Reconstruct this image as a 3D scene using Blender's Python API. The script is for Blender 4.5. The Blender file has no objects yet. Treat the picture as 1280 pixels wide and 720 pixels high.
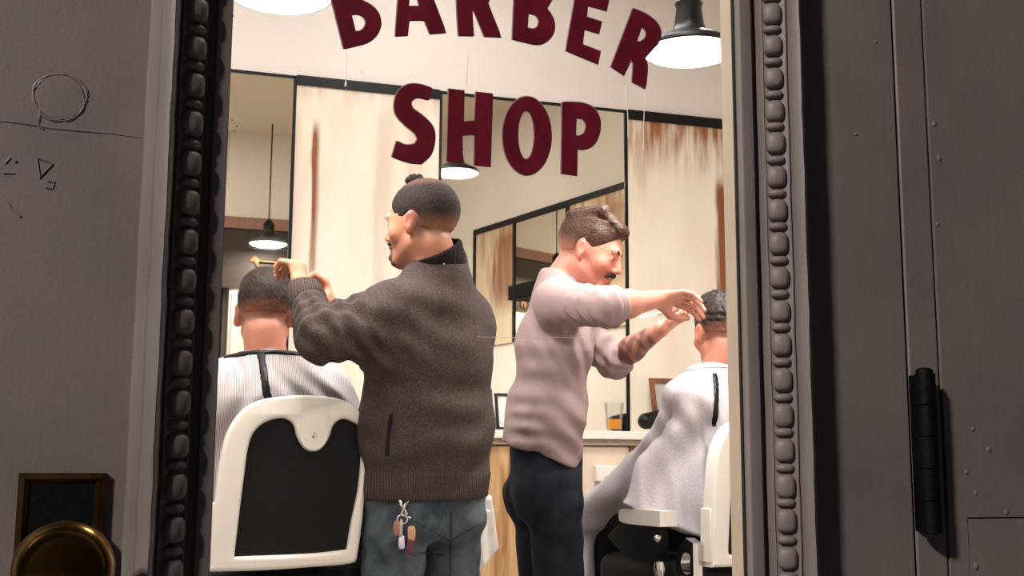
import bpy, bmesh, math, random
import numpy as np
from math import sin, cos, tan, radians, pi, atan2, sqrt
from mathutils import Vector, Matrix
from mathutils.geometry import tessellate_polygon
random.seed(3)
COL = bpy.context.scene.collection
# ------------------------------------------------------------------ camera model
FPX = 1450.0; TH = radians(17.9); PH = radians(8.35); RO = radians(0.29)
CAM = np.array([0, 0, .95])
Fv = np.array([sin(TH)*cos(PH), cos(TH)*cos(PH), sin(PH)])
Rv = np.array([cos(TH), -sin(TH), 0.]); Uv = np.cross(Rv, Fv)
Fh = np.array([sin(TH), cos(TH), 0.]); Zv = np.array([0, 0, 1.])
def ray(px, py):
    u = (px-640)/FPX; v = -(py-360)/FPX
    return Fv + (u*cos(RO)-v*sin(RO))*Rv + (u*sin(RO)+v*cos(RO))*Uv
def J(px, py, d): return CAM + d*ray(px, py)
def atY(px, py, Y):
    r = ray(px, py); return CAM + r*(Y/r[1])
def W(r, f, u): return r*Rv + f*Fh + u*Zv
def nrm(v):
    v = np.asarray(v, float); return v/np.linalg.norm(v)

# ------------------------------------------------------------------ materials
def lin(c):
    return tuple(((x/255)/12.92 if x/255 <= .04045 else ((x/255+.055)/1.055)**2.4) for x in c)
class NT:
    def __init__(s, name):
        s.m = bpy.data.materials.new(name); s.m.use_nodes = True
        s.t = s.m.node_tree; s.b = s.t.nodes['Principled BSDF']; s.out = s.t.nodes['Material Output']
    def n(s, typ, **kw):
        x = s.t.nodes.new(typ)
        for k, v in kw.items():
            if k[0] == '_': setattr(x, k[1:], v)
            else: x.inputs[k.replace('9', ' ')].default_value = v
        return x
    def l(s, a, b): s.t.links.new(a, b)
    def coord(s, scale=(1, 1, 1), kind='Object'):
        tc = s.n('ShaderNodeTexCoord'); mp = s.n('ShaderNodeMapping'); mp.inputs['Scale'].default_value = scale
        s.l(tc.outputs[kind], mp.inputs[0]); return mp.outputs[0]
    def ramp(s, fac, stops):
        r = s.n('ShaderNodeValToRGB'); e = r.color_ramp.elements
        while len(e) < len(stops): e.new(.5)
        for i, (p, c) in enumerate(stops):
            e[i].position = p; e[i].color = tuple(c)+(1,) if len(c) == 3 else c
        s.l(fac, r.inputs[0]); return r.outputs[0]
    def mix(s, fac, a, b, typ='MIX'):
        m = s.n('ShaderNodeMix', _data_type='RGBA', _blend_type=typ)
        for v, i in ((fac, 0), (a, 6), (b, 7)):
            if hasattr(v, 'node'): s.l(v, m.inputs[i])
            elif i == 0: m.inputs[0].default_value = v
            else: m.inputs[i].default_value = tuple(v)+(1,)
        return m.outputs[2]
    def math(s, op, a, b=0.0, c=0.0):
        m = s.n('ShaderNodeMath', _operation=op)
        for i, v in enumerate((a, b, c)):
            if hasattr(v, 'node'): s.l(v, m.inputs[i])
            else: m.inputs[i].default_value = v
        return m.outputs[0]
    def bump(s, h, strength=.3, dist=.002):
        b = s.n('ShaderNodeBump', Strength=strength, Distance=dist); s.l(h, b.inputs['Height']); s.l(b.outputs[0], s.b.inputs['Normal'])
def simple(name, rgb, rough=.5, metal=0., var=.12, nscale=30, bscale=0, bstr=.2, bdist=.001, spec=.5, stretch=(1, 1, 1)):
    t = NT(name); c = lin(rgb); co = t.coord(stretch)
    nz = t.n('ShaderNodeTexNoise', Scale=nscale, Detail=4.); t.l(co, nz.inputs[0])
    col = t.ramp(nz.outputs[0], [(.3, [x*(1-var) for x in c]), (.7, [min(1, x*(1+var)) for x in c])])
    t.l(col, t.b.inputs['Base Color']); t.b.inputs['Roughness'].default_value = rough
    t.b.inputs['Metallic'].default_value = metal; t.b.inputs['Specular IOR Level'].default_value = spec
    if bscale:
        n2 = t.n('ShaderNodeTexNoise', Scale=bscale, Detail=3.); t.l(co, n2.inputs[0]); t.bump(n2.outputs[0], bstr, bdist)
    return t.m
M = {}
def door_paint():
    t = NT('taupe_gloss_paint'); co = t.coord()
    n1 = t.n('ShaderNodeTexNoise', Scale=9., Detail=5.); t.l(co, n1.inputs[0])
    n2 = t.n('ShaderNodeTexNoise', Scale=320., Detail=3.); t.l(co, n2.inputs[0])
    mp = t.coord((140, 140, 6)); n3 = t.n('ShaderNodeTexNoise', Scale=1., Detail=3.); t.l(mp, n3.inputs[0])
    c = lin((112, 103, 99))
    t.l(t.ramp(n1.outputs[0], [(.3, [x*.86 for x in c]), (.7, [x*1.1 for x in c])]), t.b.inputs['Base Color'])
    t.b.inputs['Roughness'].default_value = .5; t.b.inputs['Specular IOR Level'].default_value = .35
    h = t.math('ADD', t.math('MULTIPLY', n2.outputs[0], .6), t.math('MULTIPLY', n3.outputs[0], .5))
    t.bump(h, .45, .0006); return t.m
M['paint'] = door_paint()
M['cream_paint'] = simple('cream_paint', (196, 178, 158), .55, var=.06)
M['brass'] = simple('aged_brass', (112, 82, 40), .22, 1., var=.35, nscale=45, bscale=120, bstr=.15)
M['brass_dark'] = simple('tarnished_brass', (84, 62, 36), .36, 1., var=.4, nscale=60)
M['black_iron'] = simple('black_iron', (7, 7, 8), .6, var=.3, bscale=200, bstr=.5, spec=.12)
M['black_leather'] = simple('black_leather', (13, 13, 14), .6, var=.2, bscale=260, bstr=.3, spec=.2)
M['black'] = simple('black_paint', (12, 12, 13), .4, spec=.25)
M['enamel'] = simple('white_enamel', (226, 220, 210), .22, var=.03, nscale=6)
M['chrome'] = simple('chrome', (205, 203, 200), .12, 1., var=.03)
M['white_wall'] = simple('warm_white_wall', (230, 223, 217), .8, var=.025, nscale=2.5, bscale=60, bstr=.08)
M['white_gloss'] = simple('white_laminate', (232, 226, 216), .35, var=.03)
M['letter'] = simple('maroon_sign_paint', (104, 18, 38), .42, var=.22, nscale=60)
M['letter_edge'] = simple('pale_letter_edge', (170, 150, 142), .5)  # thin pale outline around each letter
M['shoe'] = simple('black_shoe_leather', (22, 20, 20), .4)
M['near_black'] = simple('dark_gap', (8, 7, 7), .9)  # near-black, for the putty line and the strip behind the door gap
M['scuff'] = simple('plaster_white_drip', (235, 228, 222), .6)
M['concrete'] = simple('pavement_concrete', (96, 92, 90), .9, bscale=80)
def glassmat(name, tint=(1, 1, 1), refl=.05):
    t = NT(name); tr = t.n('ShaderNodeBsdfTransparent'); tr.inputs[0].default_value = tuple(tint)+(1,)
    gl = t.n('ShaderNodeBsdfGlossy', Roughness=.02); fr = t.n('ShaderNodeFresnel', IOR=1.45); mx = t.n('ShaderNodeMixShader')
    t.l(t.math('MULTIPLY', fr.outputs[0], refl*20), mx.inputs[0]); t.l(tr.outputs[0], mx.inputs[1]); t.l(gl.outputs[0], mx.inputs[2])
    t.l(mx.outputs[0], t.out.inputs[0]); return t.m
M['glass'] = glassmat('window_glass', (.97, .965, .955), .035)
M['tumbler'] = glassmat('tumbler_glass', (.95, .96, .95), .02)
def mirrormat():
    t = NT('aged_mirror_silver'); co = t.coord(); nz = t.n('ShaderNodeTexNoise', Scale=1.7, Detail=3.); t.l(co, nz.inputs[0])
    t.l(t.ramp(nz.outputs[0], [(.35, (.74, .70, .61)), (.7, (.82, .78, .70))]), t.b.inputs['Base Color'])
    t.b.inputs['Metallic'].default_value = 1.; t.b.inputs['Roughness'].default_value = .015; return t.m
M['mirror'] = mirrormat()
def emit(name, c, s):
    t = NT(name); t.b.inputs['Base Color'].default_value = (1, 1, 1, 1); t.b.inputs['Emission Color'].default_value = tuple(c)+(1,)
    nz = t.n('ShaderNodeTexNoise', Scale=8.); t.l(t.math('MULTIPLY_ADD', nz.outputs[0], s*.1, s*.95), t.b.inputs['Emission Strength']); return t.m
M['lamp_glow'] = emit('lamp_glow', (1, .95, .87), 5.)
def panelmat(name, streaks, tops, base=(236, 226, 211), seed=0.):
    # aged cream paint with rust-brown vertical water stains (streaks: x, half width, z low, z high, strength)
    t = NT(name); tc = t.n('ShaderNodeTexCoord'); sx = t.n('ShaderNodeSeparateXYZ'); t.l(tc.outputs['Object'], sx.inputs[0])
    mp = t.n('ShaderNodeMapping'); mp.inputs['Location'].default_value = (seed, 0, seed); mp.inputs['Scale'].default_value = (4, 4, 1.1); t.l(tc.outputs['Object'], mp.inputs[0])
    n1 = t.n('ShaderNodeTexNoise', Scale=1.6, Detail=5., Roughness=.6); t.l(mp.outputs[0], n1.inputs[0])
    b = lin(base); warm = lin((226, 208, 182))
    col = t.ramp(n1.outputs[0], [(.38, b), (.60, [.5*(p+q) for p, q in zip(b, warm)]), (.78, warm)])
    mp2 = t.n('ShaderNodeMapping'); mp2.inputs['Scale'].default_value = (26, 26, 3); t.l(tc.outputs['Object'], mp2.inputs[0])
    n2 = t.n('ShaderNodeTexNoise', Scale=1., Detail=5.); t.l(mp2.outputs[0], n2.inputs[0])
    for (x, hw, z0, z1, st) in streaks:
        wob = t.math('MULTIPLY_ADD', n2.outputs[0], hw*1.6, -hw*.8)
        dx = t.math('ABSOLUTE', t.math('ADD', t.math('SUBTRACT', sx.outputs[0], x), wob))
        m1 = t.n('ShaderNodeMapRange', _interpolation_type='SMOOTHSTEP'); t.l(dx, m1.inputs[0]); m1.inputs[1].default_value = hw*1.2; m1.inputs[2].default_value = hw*.25
        m2 = t.n('ShaderNodeMapRange', _interpolation_type='SMOOTHSTEP'); t.l(sx.outputs[2], m2.inputs[0]); m2.inputs[1].default_value = z0; m2.inputs[2].default_value = z0+.25
        m3 = t.n('ShaderNodeMapRange', _interpolation_type='SMOOTHSTEP'); t.l(sx.outputs[2], m3.inputs[0]); m3.inputs[1].default_value = z1; m3.inputs[2].default_value = z1-.12
        f = t.math('MULTIPLY', t.math('MULTIPLY', m1.outputs[0], m2.outputs[0]), t.math('MULTIPLY', m3.outputs[0], st))
        f = t.math('MULTIPLY', f, t.math('MULTIPLY_ADD', n2.outputs[0], .9, .45)); f = t.math('MINIMUM', f, 1.)
        col = t.mix(f, col, lin((132, 74, 34)))
    for (z, h, st) in tops:
        m1 = t.n('ShaderNodeMapRange', _interpolation_type='SMOOTHSTEP'); t.l(sx.outputs[2], m1.inputs[0]); m1.inputs[1].default_value = z-h; m1.inputs[2].default_value = z
        m2 = t.n('ShaderNodeMapRange'); t.l(n2.outputs[0], m2.inputs[0]); m2.inputs[1].default_value = .35; m2.inputs[2].default_value = .65
        f = t.math('MULTIPLY', t.math('MULTIPLY', m1.outputs[0], m2.outputs[0]), st)
        col = t.mix(f, col, lin((150, 92, 48)))
    t.l(col, t.b.inputs['Base Color']); t.b.inputs['Roughness'].default_value = .55; return t.m
def woodmat(name, base=(214, 176, 128), dark=(160, 112, 66)):
    t = NT(name); co = t.coord((9, 9, .9)); nz = t.n('ShaderNodeTexNoise', Scale=3., Detail=5., Distortion=1.2); t.l(co, nz.inputs[0])
    vo = t.n('ShaderNodeTexVoronoi', Scale=3.2); t.l(t.coord((1, 1, .55)), vo.inputs[0])
    col = t.ramp(nz.outputs[0], [(.35, lin(base)), (.72, lin(dark))])
    kn = t.ramp(vo.outputs['Distance'], [(.04, (1, 1, 1)), (.13, (0, 0, 0))])
    t.l(t.mix(kn, col, lin((120, 66, 34))), t.b.inputs['Base Color']); t.b.inputs['Roughness'].default_value = .5; return t.m
M['pine'] = woodmat('knotty_pine')
M['brown_wood'] = woodmat('red_brown_wood', (128, 76, 48), (88, 46, 28))
def knit(name, rgb, fleck, scale=420, rib=False, vary=.45):
    t = NT(name); co = t.coord(); c = lin(rgb); f = lin(fleck)
    n1 = t.n('ShaderNodeTexNoise', Scale=scale, Detail=2.); t.l(co, n1.inputs[0])
    n2 = t.n('ShaderNodeTexNoise', Scale=26., Detail=4.); t.l(co, n2.inputs[0])
    col = t.ramp(n1.outputs[0], [(.35, c), (.68, f)])
    col = t.mix(t.math('MULTIPLY', n2.outputs[0], vary), col, [x*.45 for x in c])
    h = n1.outputs[0]
    if rib:
        wv = t.n('ShaderNodeTexWave', _wave_type='BANDS', _bands_direction='X', Scale=48., Distortion=.3); t.l(co, wv.inputs[0])
        col = t.mix(t.math('MULTIPLY', wv.outputs['Fac'], .55), col, [x*.45 for x in c]); h = wv.outputs['Fac']
    t.l(col, t.b.inputs['Base Color']); t.b.inputs['Roughness'].default_value = .95; t.b.inputs['Specular IOR Level'].default_value = .15
    t.bump(h, .6, .003); return t.m
M['sweater'] = knit('brown_charcoal_knit', (58, 48, 47), (100, 87, 85))
M['rib'] = knit('ribbed_knit', (66, 55, 54), (104, 91, 89), rib=True)
M['corduroy'] = knit('dark_corduroy', (34, 28, 28), (52, 44, 44), rib=True)
M['shirt'] = knit('mauve_grey_jersey', (160, 137, 136), (176, 154, 151), scale=600, vary=.10)
def denim(name, c0, c1, seed=0):
    t = NT(name); co = t.coord(); n1 = t.n('ShaderNodeTexNoise', Scale=9., Detail=5., Roughness=.65); t.l(co, n1.inputs[0])
    n2 = t.n('ShaderNodeTexNoise', Scale=500., Detail=2.); t.l(co, n2.inputs[0])
    col = t.ramp(n1.outputs[0], [(.32, lin(c0)), (.68, lin(c1))]); col = t.mix(t.math('MULTIPLY', n2.outputs[0], .3), col, [x*.5 for x in lin(c0)])
    t.l(col, t.b.inputs['Base Color']); t.b.inputs['Roughness'].default_value = .9; t.b.inputs['Specular IOR Level'].default_value = .2; t.bump(n2.outputs[0], .3, .001); return t.m
M['jeans'] = denim('washed_blue_denim', (46, 57, 66), (98, 109, 114))
M['seam'] = denim('denim_seam', (34, 42, 50), (64, 74, 80))
M['dark_jeans'] = denim('dark_navy_denim', (22, 25, 34), (42, 46, 58))
M['dark_trousers'] = denim('black_trousers', (16, 16, 18), (26, 26, 30))
def capemat(name, freq=150., direction='X', dark=(120, 112, 118), light=(214, 207, 207)):
    t = NT(name); co = t.coord(); wv = t.n('ShaderNodeTexWave', _wave_type='BANDS', _bands_direction=direction, Scale=freq/6.283, Distortion=.8); t.l(co, wv.inputs[0])
    wv.inputs['Detail Scale'].default_value = .12; wv.inputs['Detail'].default_value = 1.
    n2 = t.n('ShaderNodeTexNoise', Scale=5., Detail=3.); t.l(co, n2.inputs[0])
    col = t.ramp(wv.outputs['Fac'] if direction == 'X' else t.n('ShaderNodeTexNoise', Scale=260.).outputs[0], [(.15 if direction == 'X' else .4, lin(light)), (.8 if direction == 'X' else .62, lin(dark))])
    col = t.mix(t.math('MULTIPLY', n2.outputs[0], .2), col, lin((200, 186, 190)))
    t.l(col, t.b.inputs['Base Color']); t.b.inputs['Roughness'].default_value = .75; t.b.inputs['Sheen Weight'].default_value = .1; t.bump(wv.outputs['Fac'] if direction == 'X' else n2.outputs[0], .08, .001); return t.m
M['cape'] = capemat('striped_cape_cloth', 520.)
M['cape_lilac'] = capemat('lilac_grey_cape_cloth', 520., 'Y', (178, 171, 180), (208, 202, 207))
M['towel'] = simple('white_towel', (232, 228, 224), .95, var=.05, bscale=300, bstr=.5)
def skinmat():
    t = NT('skin'); at = t.n('ShaderNodeAttribute', _attribute_name='tint'); nz = t.n('ShaderNodeTexNoise', Scale=60., Detail=3.); t.l(t.coord(), nz.inputs[0])
    col = t.mix(t.math('MULTIPLY', nz.outputs[0], .22), at.outputs[0], (.42, .16, .10), 'MIX')
    t.l(col, t.b.inputs['Base Color']); t.b.inputs['Roughness'].default_value = .5; t.b.inputs['Subsurface Weight'].default_value = .06
    t.b.inputs['Subsurface Radius'].default_value = (.01, .004, .002); t.b.inputs['Specular IOR Level'].default_value = .4; return t.m
M['skin'] = skinmat()
def hairmat(name, c0, c1, st=(60, 60, 60), rough=.5):
    t = NT(name); at = t.n('ShaderNodeAttribute', _attribute_name='tint'); nz = t.n('ShaderNodeTexNoise', Scale=4., Detail=5., Distortion=.6); t.l(t.coord(st), nz.inputs[0])
    col = t.ramp(nz.outputs[0], [(.36, lin(c0)), (.70, lin(c1))])
    col = t.mix(at.outputs['Alpha'], col, at.outputs[0])
    t.l(col, t.b.inputs['Base Color']); t.b.inputs['Roughness'].default_value = rough; t.b.inputs['Specular IOR Level'].default_value = .22; t.bump(nz.outputs[0], .7, .003); return t.m
M['hair_black'] = hairmat('cropped_dark_hair', (22, 16, 15), (50, 38, 34), (70, 70, 70), .8)
M['hair_brown'] = hairmat('slicked_brown_hair', (26, 15, 12), (92, 60, 42), (14, 60, 60), .36)
M['hair_dark'] = hairmat('dark_brown_hair', (20, 13, 12), (56, 41, 36), (50, 50, 26), .6)
M['hair_dark2'] = hairmat('wavy_dark_hair', (16, 11, 10), (62, 47, 40), (26, 26, 14), .45)
M['eye'] = simple('eye_dark', (40, 26, 20), .1, var=.3)

# ------------------------------------------------------------------ object helpers
def tag(o, label=None, cat=None, group=None, kind=None):
    for k, v in (('label', label), ('category', cat), ('group', group), ('kind', kind)):
        if v: o[k] = v
    return o
def empty(name, loc, label=None, cat=None, group=None, kind=None, rz=0.):
    o = bpy.data.objects.new(name, None); COL.objects.link(o); o.location = tuple(loc); o.rotation_euler = (0, 0, rz); o.empty_display_size = .1
    return tag(o, label, cat, group, kind)
def link(name, me, m, parent=None, smooth=True, world=True):
    o = bpy.data.objects.new(name, me); COL.objects.link(o)
    if m is not None and not len(me.materials): me.materials.append(m)
    if smooth and len(me.polygons): me.polygons.foreach_set('use_smooth', [True]*len(me.polygons))
    if parent is not None:
        o.parent = parent
        if world:      # vertices given in world space: undo the parent's placement
            p = parent; mw = Matrix.Identity(4)
            while p is not None: mw = p.matrix_basis @ mw; p = p.parent
            o.matrix_basis = mw.inverted()
    return o
class MB:
    """collects shapes into one mesh"""
    def __init__(s): s.v = []; s.f = []
    def add(s, v, f):
        n = len(s.v); s.v += [tuple(float(c) for c in p) for p in v]; s.f += [[i+n for i in q] for q in f]; return s
    def box(s, lo, hi):
        x0, y0, z0 = lo; x1, y1, z1 = hi
        return s.add([(x0,y0,z0),(x1,y0,z0),(x1,y1,z0),(x0,y1,z0),(x0,y0,z1),(x1,y0,z1),(x1,y1,z1),(x0,y1,z1)],
                     [(0,3,2,1),(4,5,6,7),(0,1,5,4),(1,2,6,5),(2,3,7,6),(3,0,4,7)])
    def sweep(s, pts, rad, seg=10, cap=True):
        pts = [np.asarray(p, float) for p in pts]; n = len(pts); rad = [rad]*n if isinstance(rad, (int, float)) else rad
        vs = []; fs = []; prev = None
        for i, p in enumerate(pts):
            t = nrm(pts[min(i+1, n-1)]-pts[max(i-1, 0)])
            if prev is None: prev = np.cross(t, [0, 0, 1] if abs(t[2]) < .9 else [1, 0, 0])
            a = nrm(prev - t*np.dot(prev, t)); prev = a; b = np.cross(t, a)
            for k in range(seg):
                g = 2*pi*k/seg; vs.append(p+rad[i]*(cos(g)*a+sin(g)*b))
        for i in range(n-1):
            for k in range(seg):
                k2 = (k+1) % seg; fs.append((i*seg+k, i*seg+k2, (i+1)*seg+k2, (i+1)*seg+k))
        if cap: fs.append(tuple(range(seg))[::-1]); fs.append(tuple((n-1)*seg+k for k in range(seg)))
        return s.add(vs, fs)
    def lathe(s, c, axis, prof, seg=32, x=None):
        """prof: (distance along axis, radius)"""
        c = np.asarray(c, float); ax = nrm(axis); a = nrm(np.cross(ax, [0, 0, 1] if abs(ax[2]) < .9 else [1, 0, 0])); b = np.cross(ax, a)
        vs = []; fs = []; n = len(prof)
        for (h, r) in prof:
            for k in range(seg):
                g = 2*pi*k/seg; vs.append(c+ax*h+max(r, 1e-5)*(cos(g)*a+sin(g)*b))
        for i in range(n-1):
            for k in range(seg):
                k2 = (k+1) % seg; fs.append((i*seg+k, i*seg+k2, (i+1)*seg+k2, (i+1)*seg+k))
        return s.add(vs, fs)
    def prism(s, loops, mapf, d0, d1):
        """2D loops (outer + holes) -> extruded between depth d0 and d1 by mapf(x, y, d)"""
        flat = [p for l in loops for p in l]; tri = tessellate_polygon([[Vector((p[0], p[1], 0)) for p in l] for l in loops])
        n = len(flat); vs = [mapf(p[0], p[1], d0) for p in flat]+[mapf(p[0], p[1], d1) for p in flat]
        fs = [tuple(t) for t in tri]+[tuple(i+n for i in t[::-1]) for t in tri]; o = 0
        for l in loops:
            m = len(l)
            for i in range(m): fs.append((o+i, o+(i+1) % m, n+o+(i+1) % m, n+o+i))
            o += m
        return s.add(vs, fs)
    def ellipsoid(s, c, r, ax=None, seg=16, rings=10, pw=1.):
        ax = np.eye(3) if ax is None else np.asarray(ax); vs = []; fs = []
        sp = lambda v: math.copysign(abs(v)**pw, v)
        for i in range(rings+1):
            t = -pi/2+pi*i/rings
            for k in range(seg):
                g = 2*pi*k/seg; q = (r[0]*sp(cos(t))*sp(cos(g)), r[1]*sp(cos(t))*sp(sin(g)), r[2]*sp(sin(t)))
                vs.append(np.asarray(c)+ax.T@np.array(q))
        for i in range(rings):
            for k in range(seg):
                k2 = (k+1) % seg; fs.append((i*seg+k, i*seg+k2, (i+1)*seg+k2, (i+1)*seg+k))
        return s.add(vs, fs)
    def build(s, name, m, parent=None, smooth=False, world=True, bevel=0., seg=2, angle=35):
        me = bpy.data.meshes.new(name); me.from_pydata(s.v, [], s.f); me.validate()
        bm = bmesh.new(); bm.from_mesh(me); bmesh.ops.remove_doubles(bm, verts=bm.verts, dist=1e-6); bmesh.ops.recalc_face_normals(bm, faces=bm.faces); bm.to_mesh(me); bm.free()
        o = link(name, me, m, parent, smooth or bevel > 0, world)
        if bevel > 0:
            b = o.modifiers.new('bevel', 'BEVEL'); b.width = bevel; b.segments = seg; b.limit_method = 'ANGLE'; b.angle_limit = radians(angle)
        if smooth or bevel > 0:
            try: me.set_sharp_from_angle(angle=radians(42))
            except Exception: pass
        return o
def spline(pts, n=5, corner=48):
    """closed loop through pts: Catmull-Rom where the outline bends softly, straight at corners"""
    P = [np.asarray(p, float) for p in pts]; N = len(P); out = []
    def is_c(i):
        a = P[i]-P[i-1]; b = P[(i+1) % N]-P[i]
        return abs(math.degrees(atan2(a[0]*b[1]-a[1]*b[0], a@b))) > corner
    for i in range(N):
        p1, p2 = P[i], P[(i+1) % N]; L = np.linalg.norm(p2-p1)
        c1, c2 = is_c(i), is_c((i+1) % N)
        def tg(a, b, c):
            t = c-a; l = np.linalg.norm(t); return t/l*L if l > 0 else t
        t1 = (p2-p1) if c1 else tg(P[i-1], p1, p2); t2 = (p2-p1) if c2 else tg(p1, p2, P[(i+2) % N])
        for k in range(n if not (c1 and c2) else 1):
            u = k/n; h = (2*u**3-3*u**2+1, u**3-2*u**2+u, -2*u**3+3*u**2, u**3-u**2)
            out.append(tuple(h[0]*p1+h[1]*t1+h[2]*p2+h[3]*t2))
    return out

# ------------------------------------------------------------------ implicit surfaces (for bodies, hair and clothes)
class SDF:
    def __init__(s, lo, hi, res):
        s.lo = np.asarray(lo, float); s.res = res; s.n = np.ceil((np.asarray(hi)-s.lo)/res).astype(int)+1
        s.ax = [(s.lo[i]+res*np.arange(s.n[i])).astype(np.float32) for i in range(3)]
        s.v = np.full(tuple(s.n), 1., np.float32)
    def _sl(s, lo, hi):
        a = np.clip(np.floor((np.asarray(lo)-s.lo)/s.res).astype(int), 0, s.n); b = np.clip(np.ceil((np.asarray(hi)-s.lo)/s.res).astype(int)+1, 0, s.n)
        return tuple(slice(int(a[i]), int(b[i])) for i in range(3))
    def _grid(s, sl):
        return s.ax[0][sl[0]][:, None, None], s.ax[1][sl[1]][None, :, None], s.ax[2][sl[2]][None, None, :]
    def apply(s, prim, k=.02, op='add'):
        lo, hi, fn = prim; pad = k+3*s.res; sl = s._sl(np.asarray(lo)-pad, np.asarray(hi)+pad)
        if any(x.stop <= x.start for x in sl): return s
        d = fn(*s._grid(sl)).astype(np.float32); v = s.v[sl]
        if op == 'add':
            h = np.clip(.5+.5*(v-d)/k, 0, 1); s.v[sl] = v+(d-v)*h-k*h*(1-h)
        else:
            d = -d; h = np.clip(.5-.5*(v-d)/k, 0, 1); s.v[sl] = v+(d-v)*h+k*h*(1-h)
        return s
    def clip(s, p, n, k=.004):   # keep the side opposite to n
        n = nrm(n); g = s._grid((slice(None),)*3); d = ((g[0]-p[0])*n[0]+(g[1]-p[1])*n[1]+(g[2]-p[2])*n[2]).astype(np.float32)
        v = s.v; h = np.clip(.5-.5*(v-d)/k, 0, 1); s.v = v+(d-v)*h+k*h*(1-h); return s
    def warp(s, fn, band=.03):
        idx = np.nonzero(np.abs(s.v) < band); P = np.stack([s.ax[i][idx[i]] for i in range(3)], 1).astype(np.float64)
        s.v[idx] -= fn(P).astype(np.float32); return s
    def mesh(s, name):
        v = s.v; ins = v < 0; c = np.zeros(tuple(s.n-1), np.int8)
        for i in (0, 1):
            for j in (0, 1):
                for k in (0, 1): c += ins[i:s.n[0]-1+i, j:s.n[1]-1+j, k:s.n[2]-1+k]
        act = (c > 0) & (c < 8); ix = np.stack(np.nonzero(act), 1); N = len(ix)
        cor = np.array([(i, j, k) for i in (0, 1) for j in (0, 1) for k in (0, 1)])
        vals = np.stack([v[ix[:, 0]+q[0], ix[:, 1]+q[1], ix[:, 2]+q[2]] for q in cor], 1)
        acc = np.zeros((N, 3)); cnt = np.zeros(N)
        for a in range(8):
            for b in range(a+1, 8):
                if np.abs(cor[a]-cor[b]).sum() != 1: continue
                m = (vals[:, a] < 0) != (vals[:, b] < 0); t = np.where(m, vals[:, a]/np.where(m, vals[:, a]-vals[:, b], 1), 0)
                acc += m[:, None]*(cor[a]+(cor[b]-cor[a])*t[:, None]); cnt += m
        vert = s.lo+s.res*(ix+acc/np.maximum(cnt, 1)[:, None])
        vid = np.full(tuple(s.n-1), -1, np.int32); vid[act] = np.arange(N); F = []
        for axn in range(3):
            o = [1, 1, 1]; o[axn] = 0
            A = ins[:-1] if axn == 0 else (ins[:, :-1] if axn == 1 else ins[:, :, :-1]); B = ins[1:] if axn == 0 else (ins[:, 1:] if axn == 1 else ins[:, :, 1:])
            e = np.stack(np.nonzero(A != B), 1); u, w = (axn+1) % 3, (axn+2) % 3
            e = e[(e[:, u] > 0) & (e[:, w] > 0) & (e[:, u] < s.n[u]-1) & (e[:, w] < s.n[w]-1)]
            def g(du, dw):
                q = e.copy(); q[:, u] += du; q[:, w] += dw; return vid[q[:, 0], q[:, 1], q[:, 2]]
            q = np.stack([g(-1, -1), g(0, -1), g(0, 0), g(-1, 0)], 1)
            inside = A[e[:, 0], e[:, 1], e[:, 2]]; q[~inside] = q[~inside][:, ::-1]; F.append(q)
        F = np.concatenate(F); F = F[(F >= 0).all(1)]
        me = bpy.data.meshes.new(name); me.vertices.add(N); me.vertices.foreach_set('co', vert.astype(np.float32).ravel())
        me.loops.add(F.size); me.loops.foreach_set('vertex_index', F.astype(np.int32).ravel()); me.polygons.add(len(F))
        me.polygons.foreach_set('loop_start', np.arange(0, F.size, 4, dtype=np.int32)); me.update(calc_edges=True); me.validate()
        return me, vert
def _proj(X, Y, Z, a, ab):
    L2 = float(ab@ab)+1e-12; return np.clip(((X-a[0])*ab[0]+(Y-a[1])*ab[1]+(Z-a[2])*ab[2])/L2, 0, 1)
def rc(a, b, ra, rb):
    a = np.asarray(a, float); b = np.asarray(b, float); ab = b-a; r = max(ra, rb)
    def fn(X, Y, Z):
        t = _proj(X, Y, Z, a, ab)
        return np.sqrt((X-a[0]-t*ab[0])**2+(Y-a[1]-t*ab[1])**2+(Z-a[2]-t*ab[2])**2)-(ra+(rb-ra)*t)
    return np.minimum(a, b)-r, np.maximum(a, b)+r, fn
def sp(c, r): return rc(c, np.asarray(c)+1e-5, r, r)
def ec(a, b, w, r0, r1, capr=None):
    """tapered capsule of elliptic section: w is the wide direction, r0/r1 = (wide, thin) radii at a/b"""
    a = np.asarray(a, float); b = np.asarray(b, float); ab = b-a; u = nrm(ab); w = np.asarray(w, float); w = nrm(w-u*(w@u)); n = np.cross(u, w); R = max(r0+r1)
    def fn(X, Y, Z):
        t = _proj(X, Y, Z, a, ab); qx = X-a[0]-t*ab[0]; qy = Y-a[1]-t*ab[1]; qz = Z-a[2]-t*ab[2]
        rw = r0[0]+(r1[0]-r0[0])*t; rd = r0[1]+(r1[1]-r0[1])*t; rr = np.minimum(rw, rd) if capr is None else capr
        A = (qx*w[0]+qy*w[1]+qz*w[2]); B = (qx*n[0]+qy*n[1]+qz*n[2]); C = (qx*u[0]+qy*u[1]+qz*u[2])
        k0 = np.sqrt((A/rw)**2+(B/rd)**2+(C/rr)**2); k1 = np.sqrt((A/rw**2)**2+(B/rd**2)**2+(C/rr**2)**2)
        return k0*(k0-1)/np.maximum(k1, 1e-6)
    return np.minimum(a, b)-R, np.maximum(a, b)+R, fn
def el(c, axes, r):
    c = np.asarray(c, float); ax = np.asarray(axes, float); R = max(r)
    def fn(X, Y, Z):
        q = [((X-c[0])*ax[i][0]+(Y-c[1])*ax[i][1]+(Z-c[2])*ax[i][2]) for i in range(3)]
        k0 = np.sqrt(sum((q[i]/r[i])**2 for i in range(3))); k1 = np.sqrt(sum((q[i]/r[i]**2)**2 for i in range(3)))
        return k0*(k0-1)/np.maximum(k1, 1e-6)
    return c-R, c+R, fn
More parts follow.
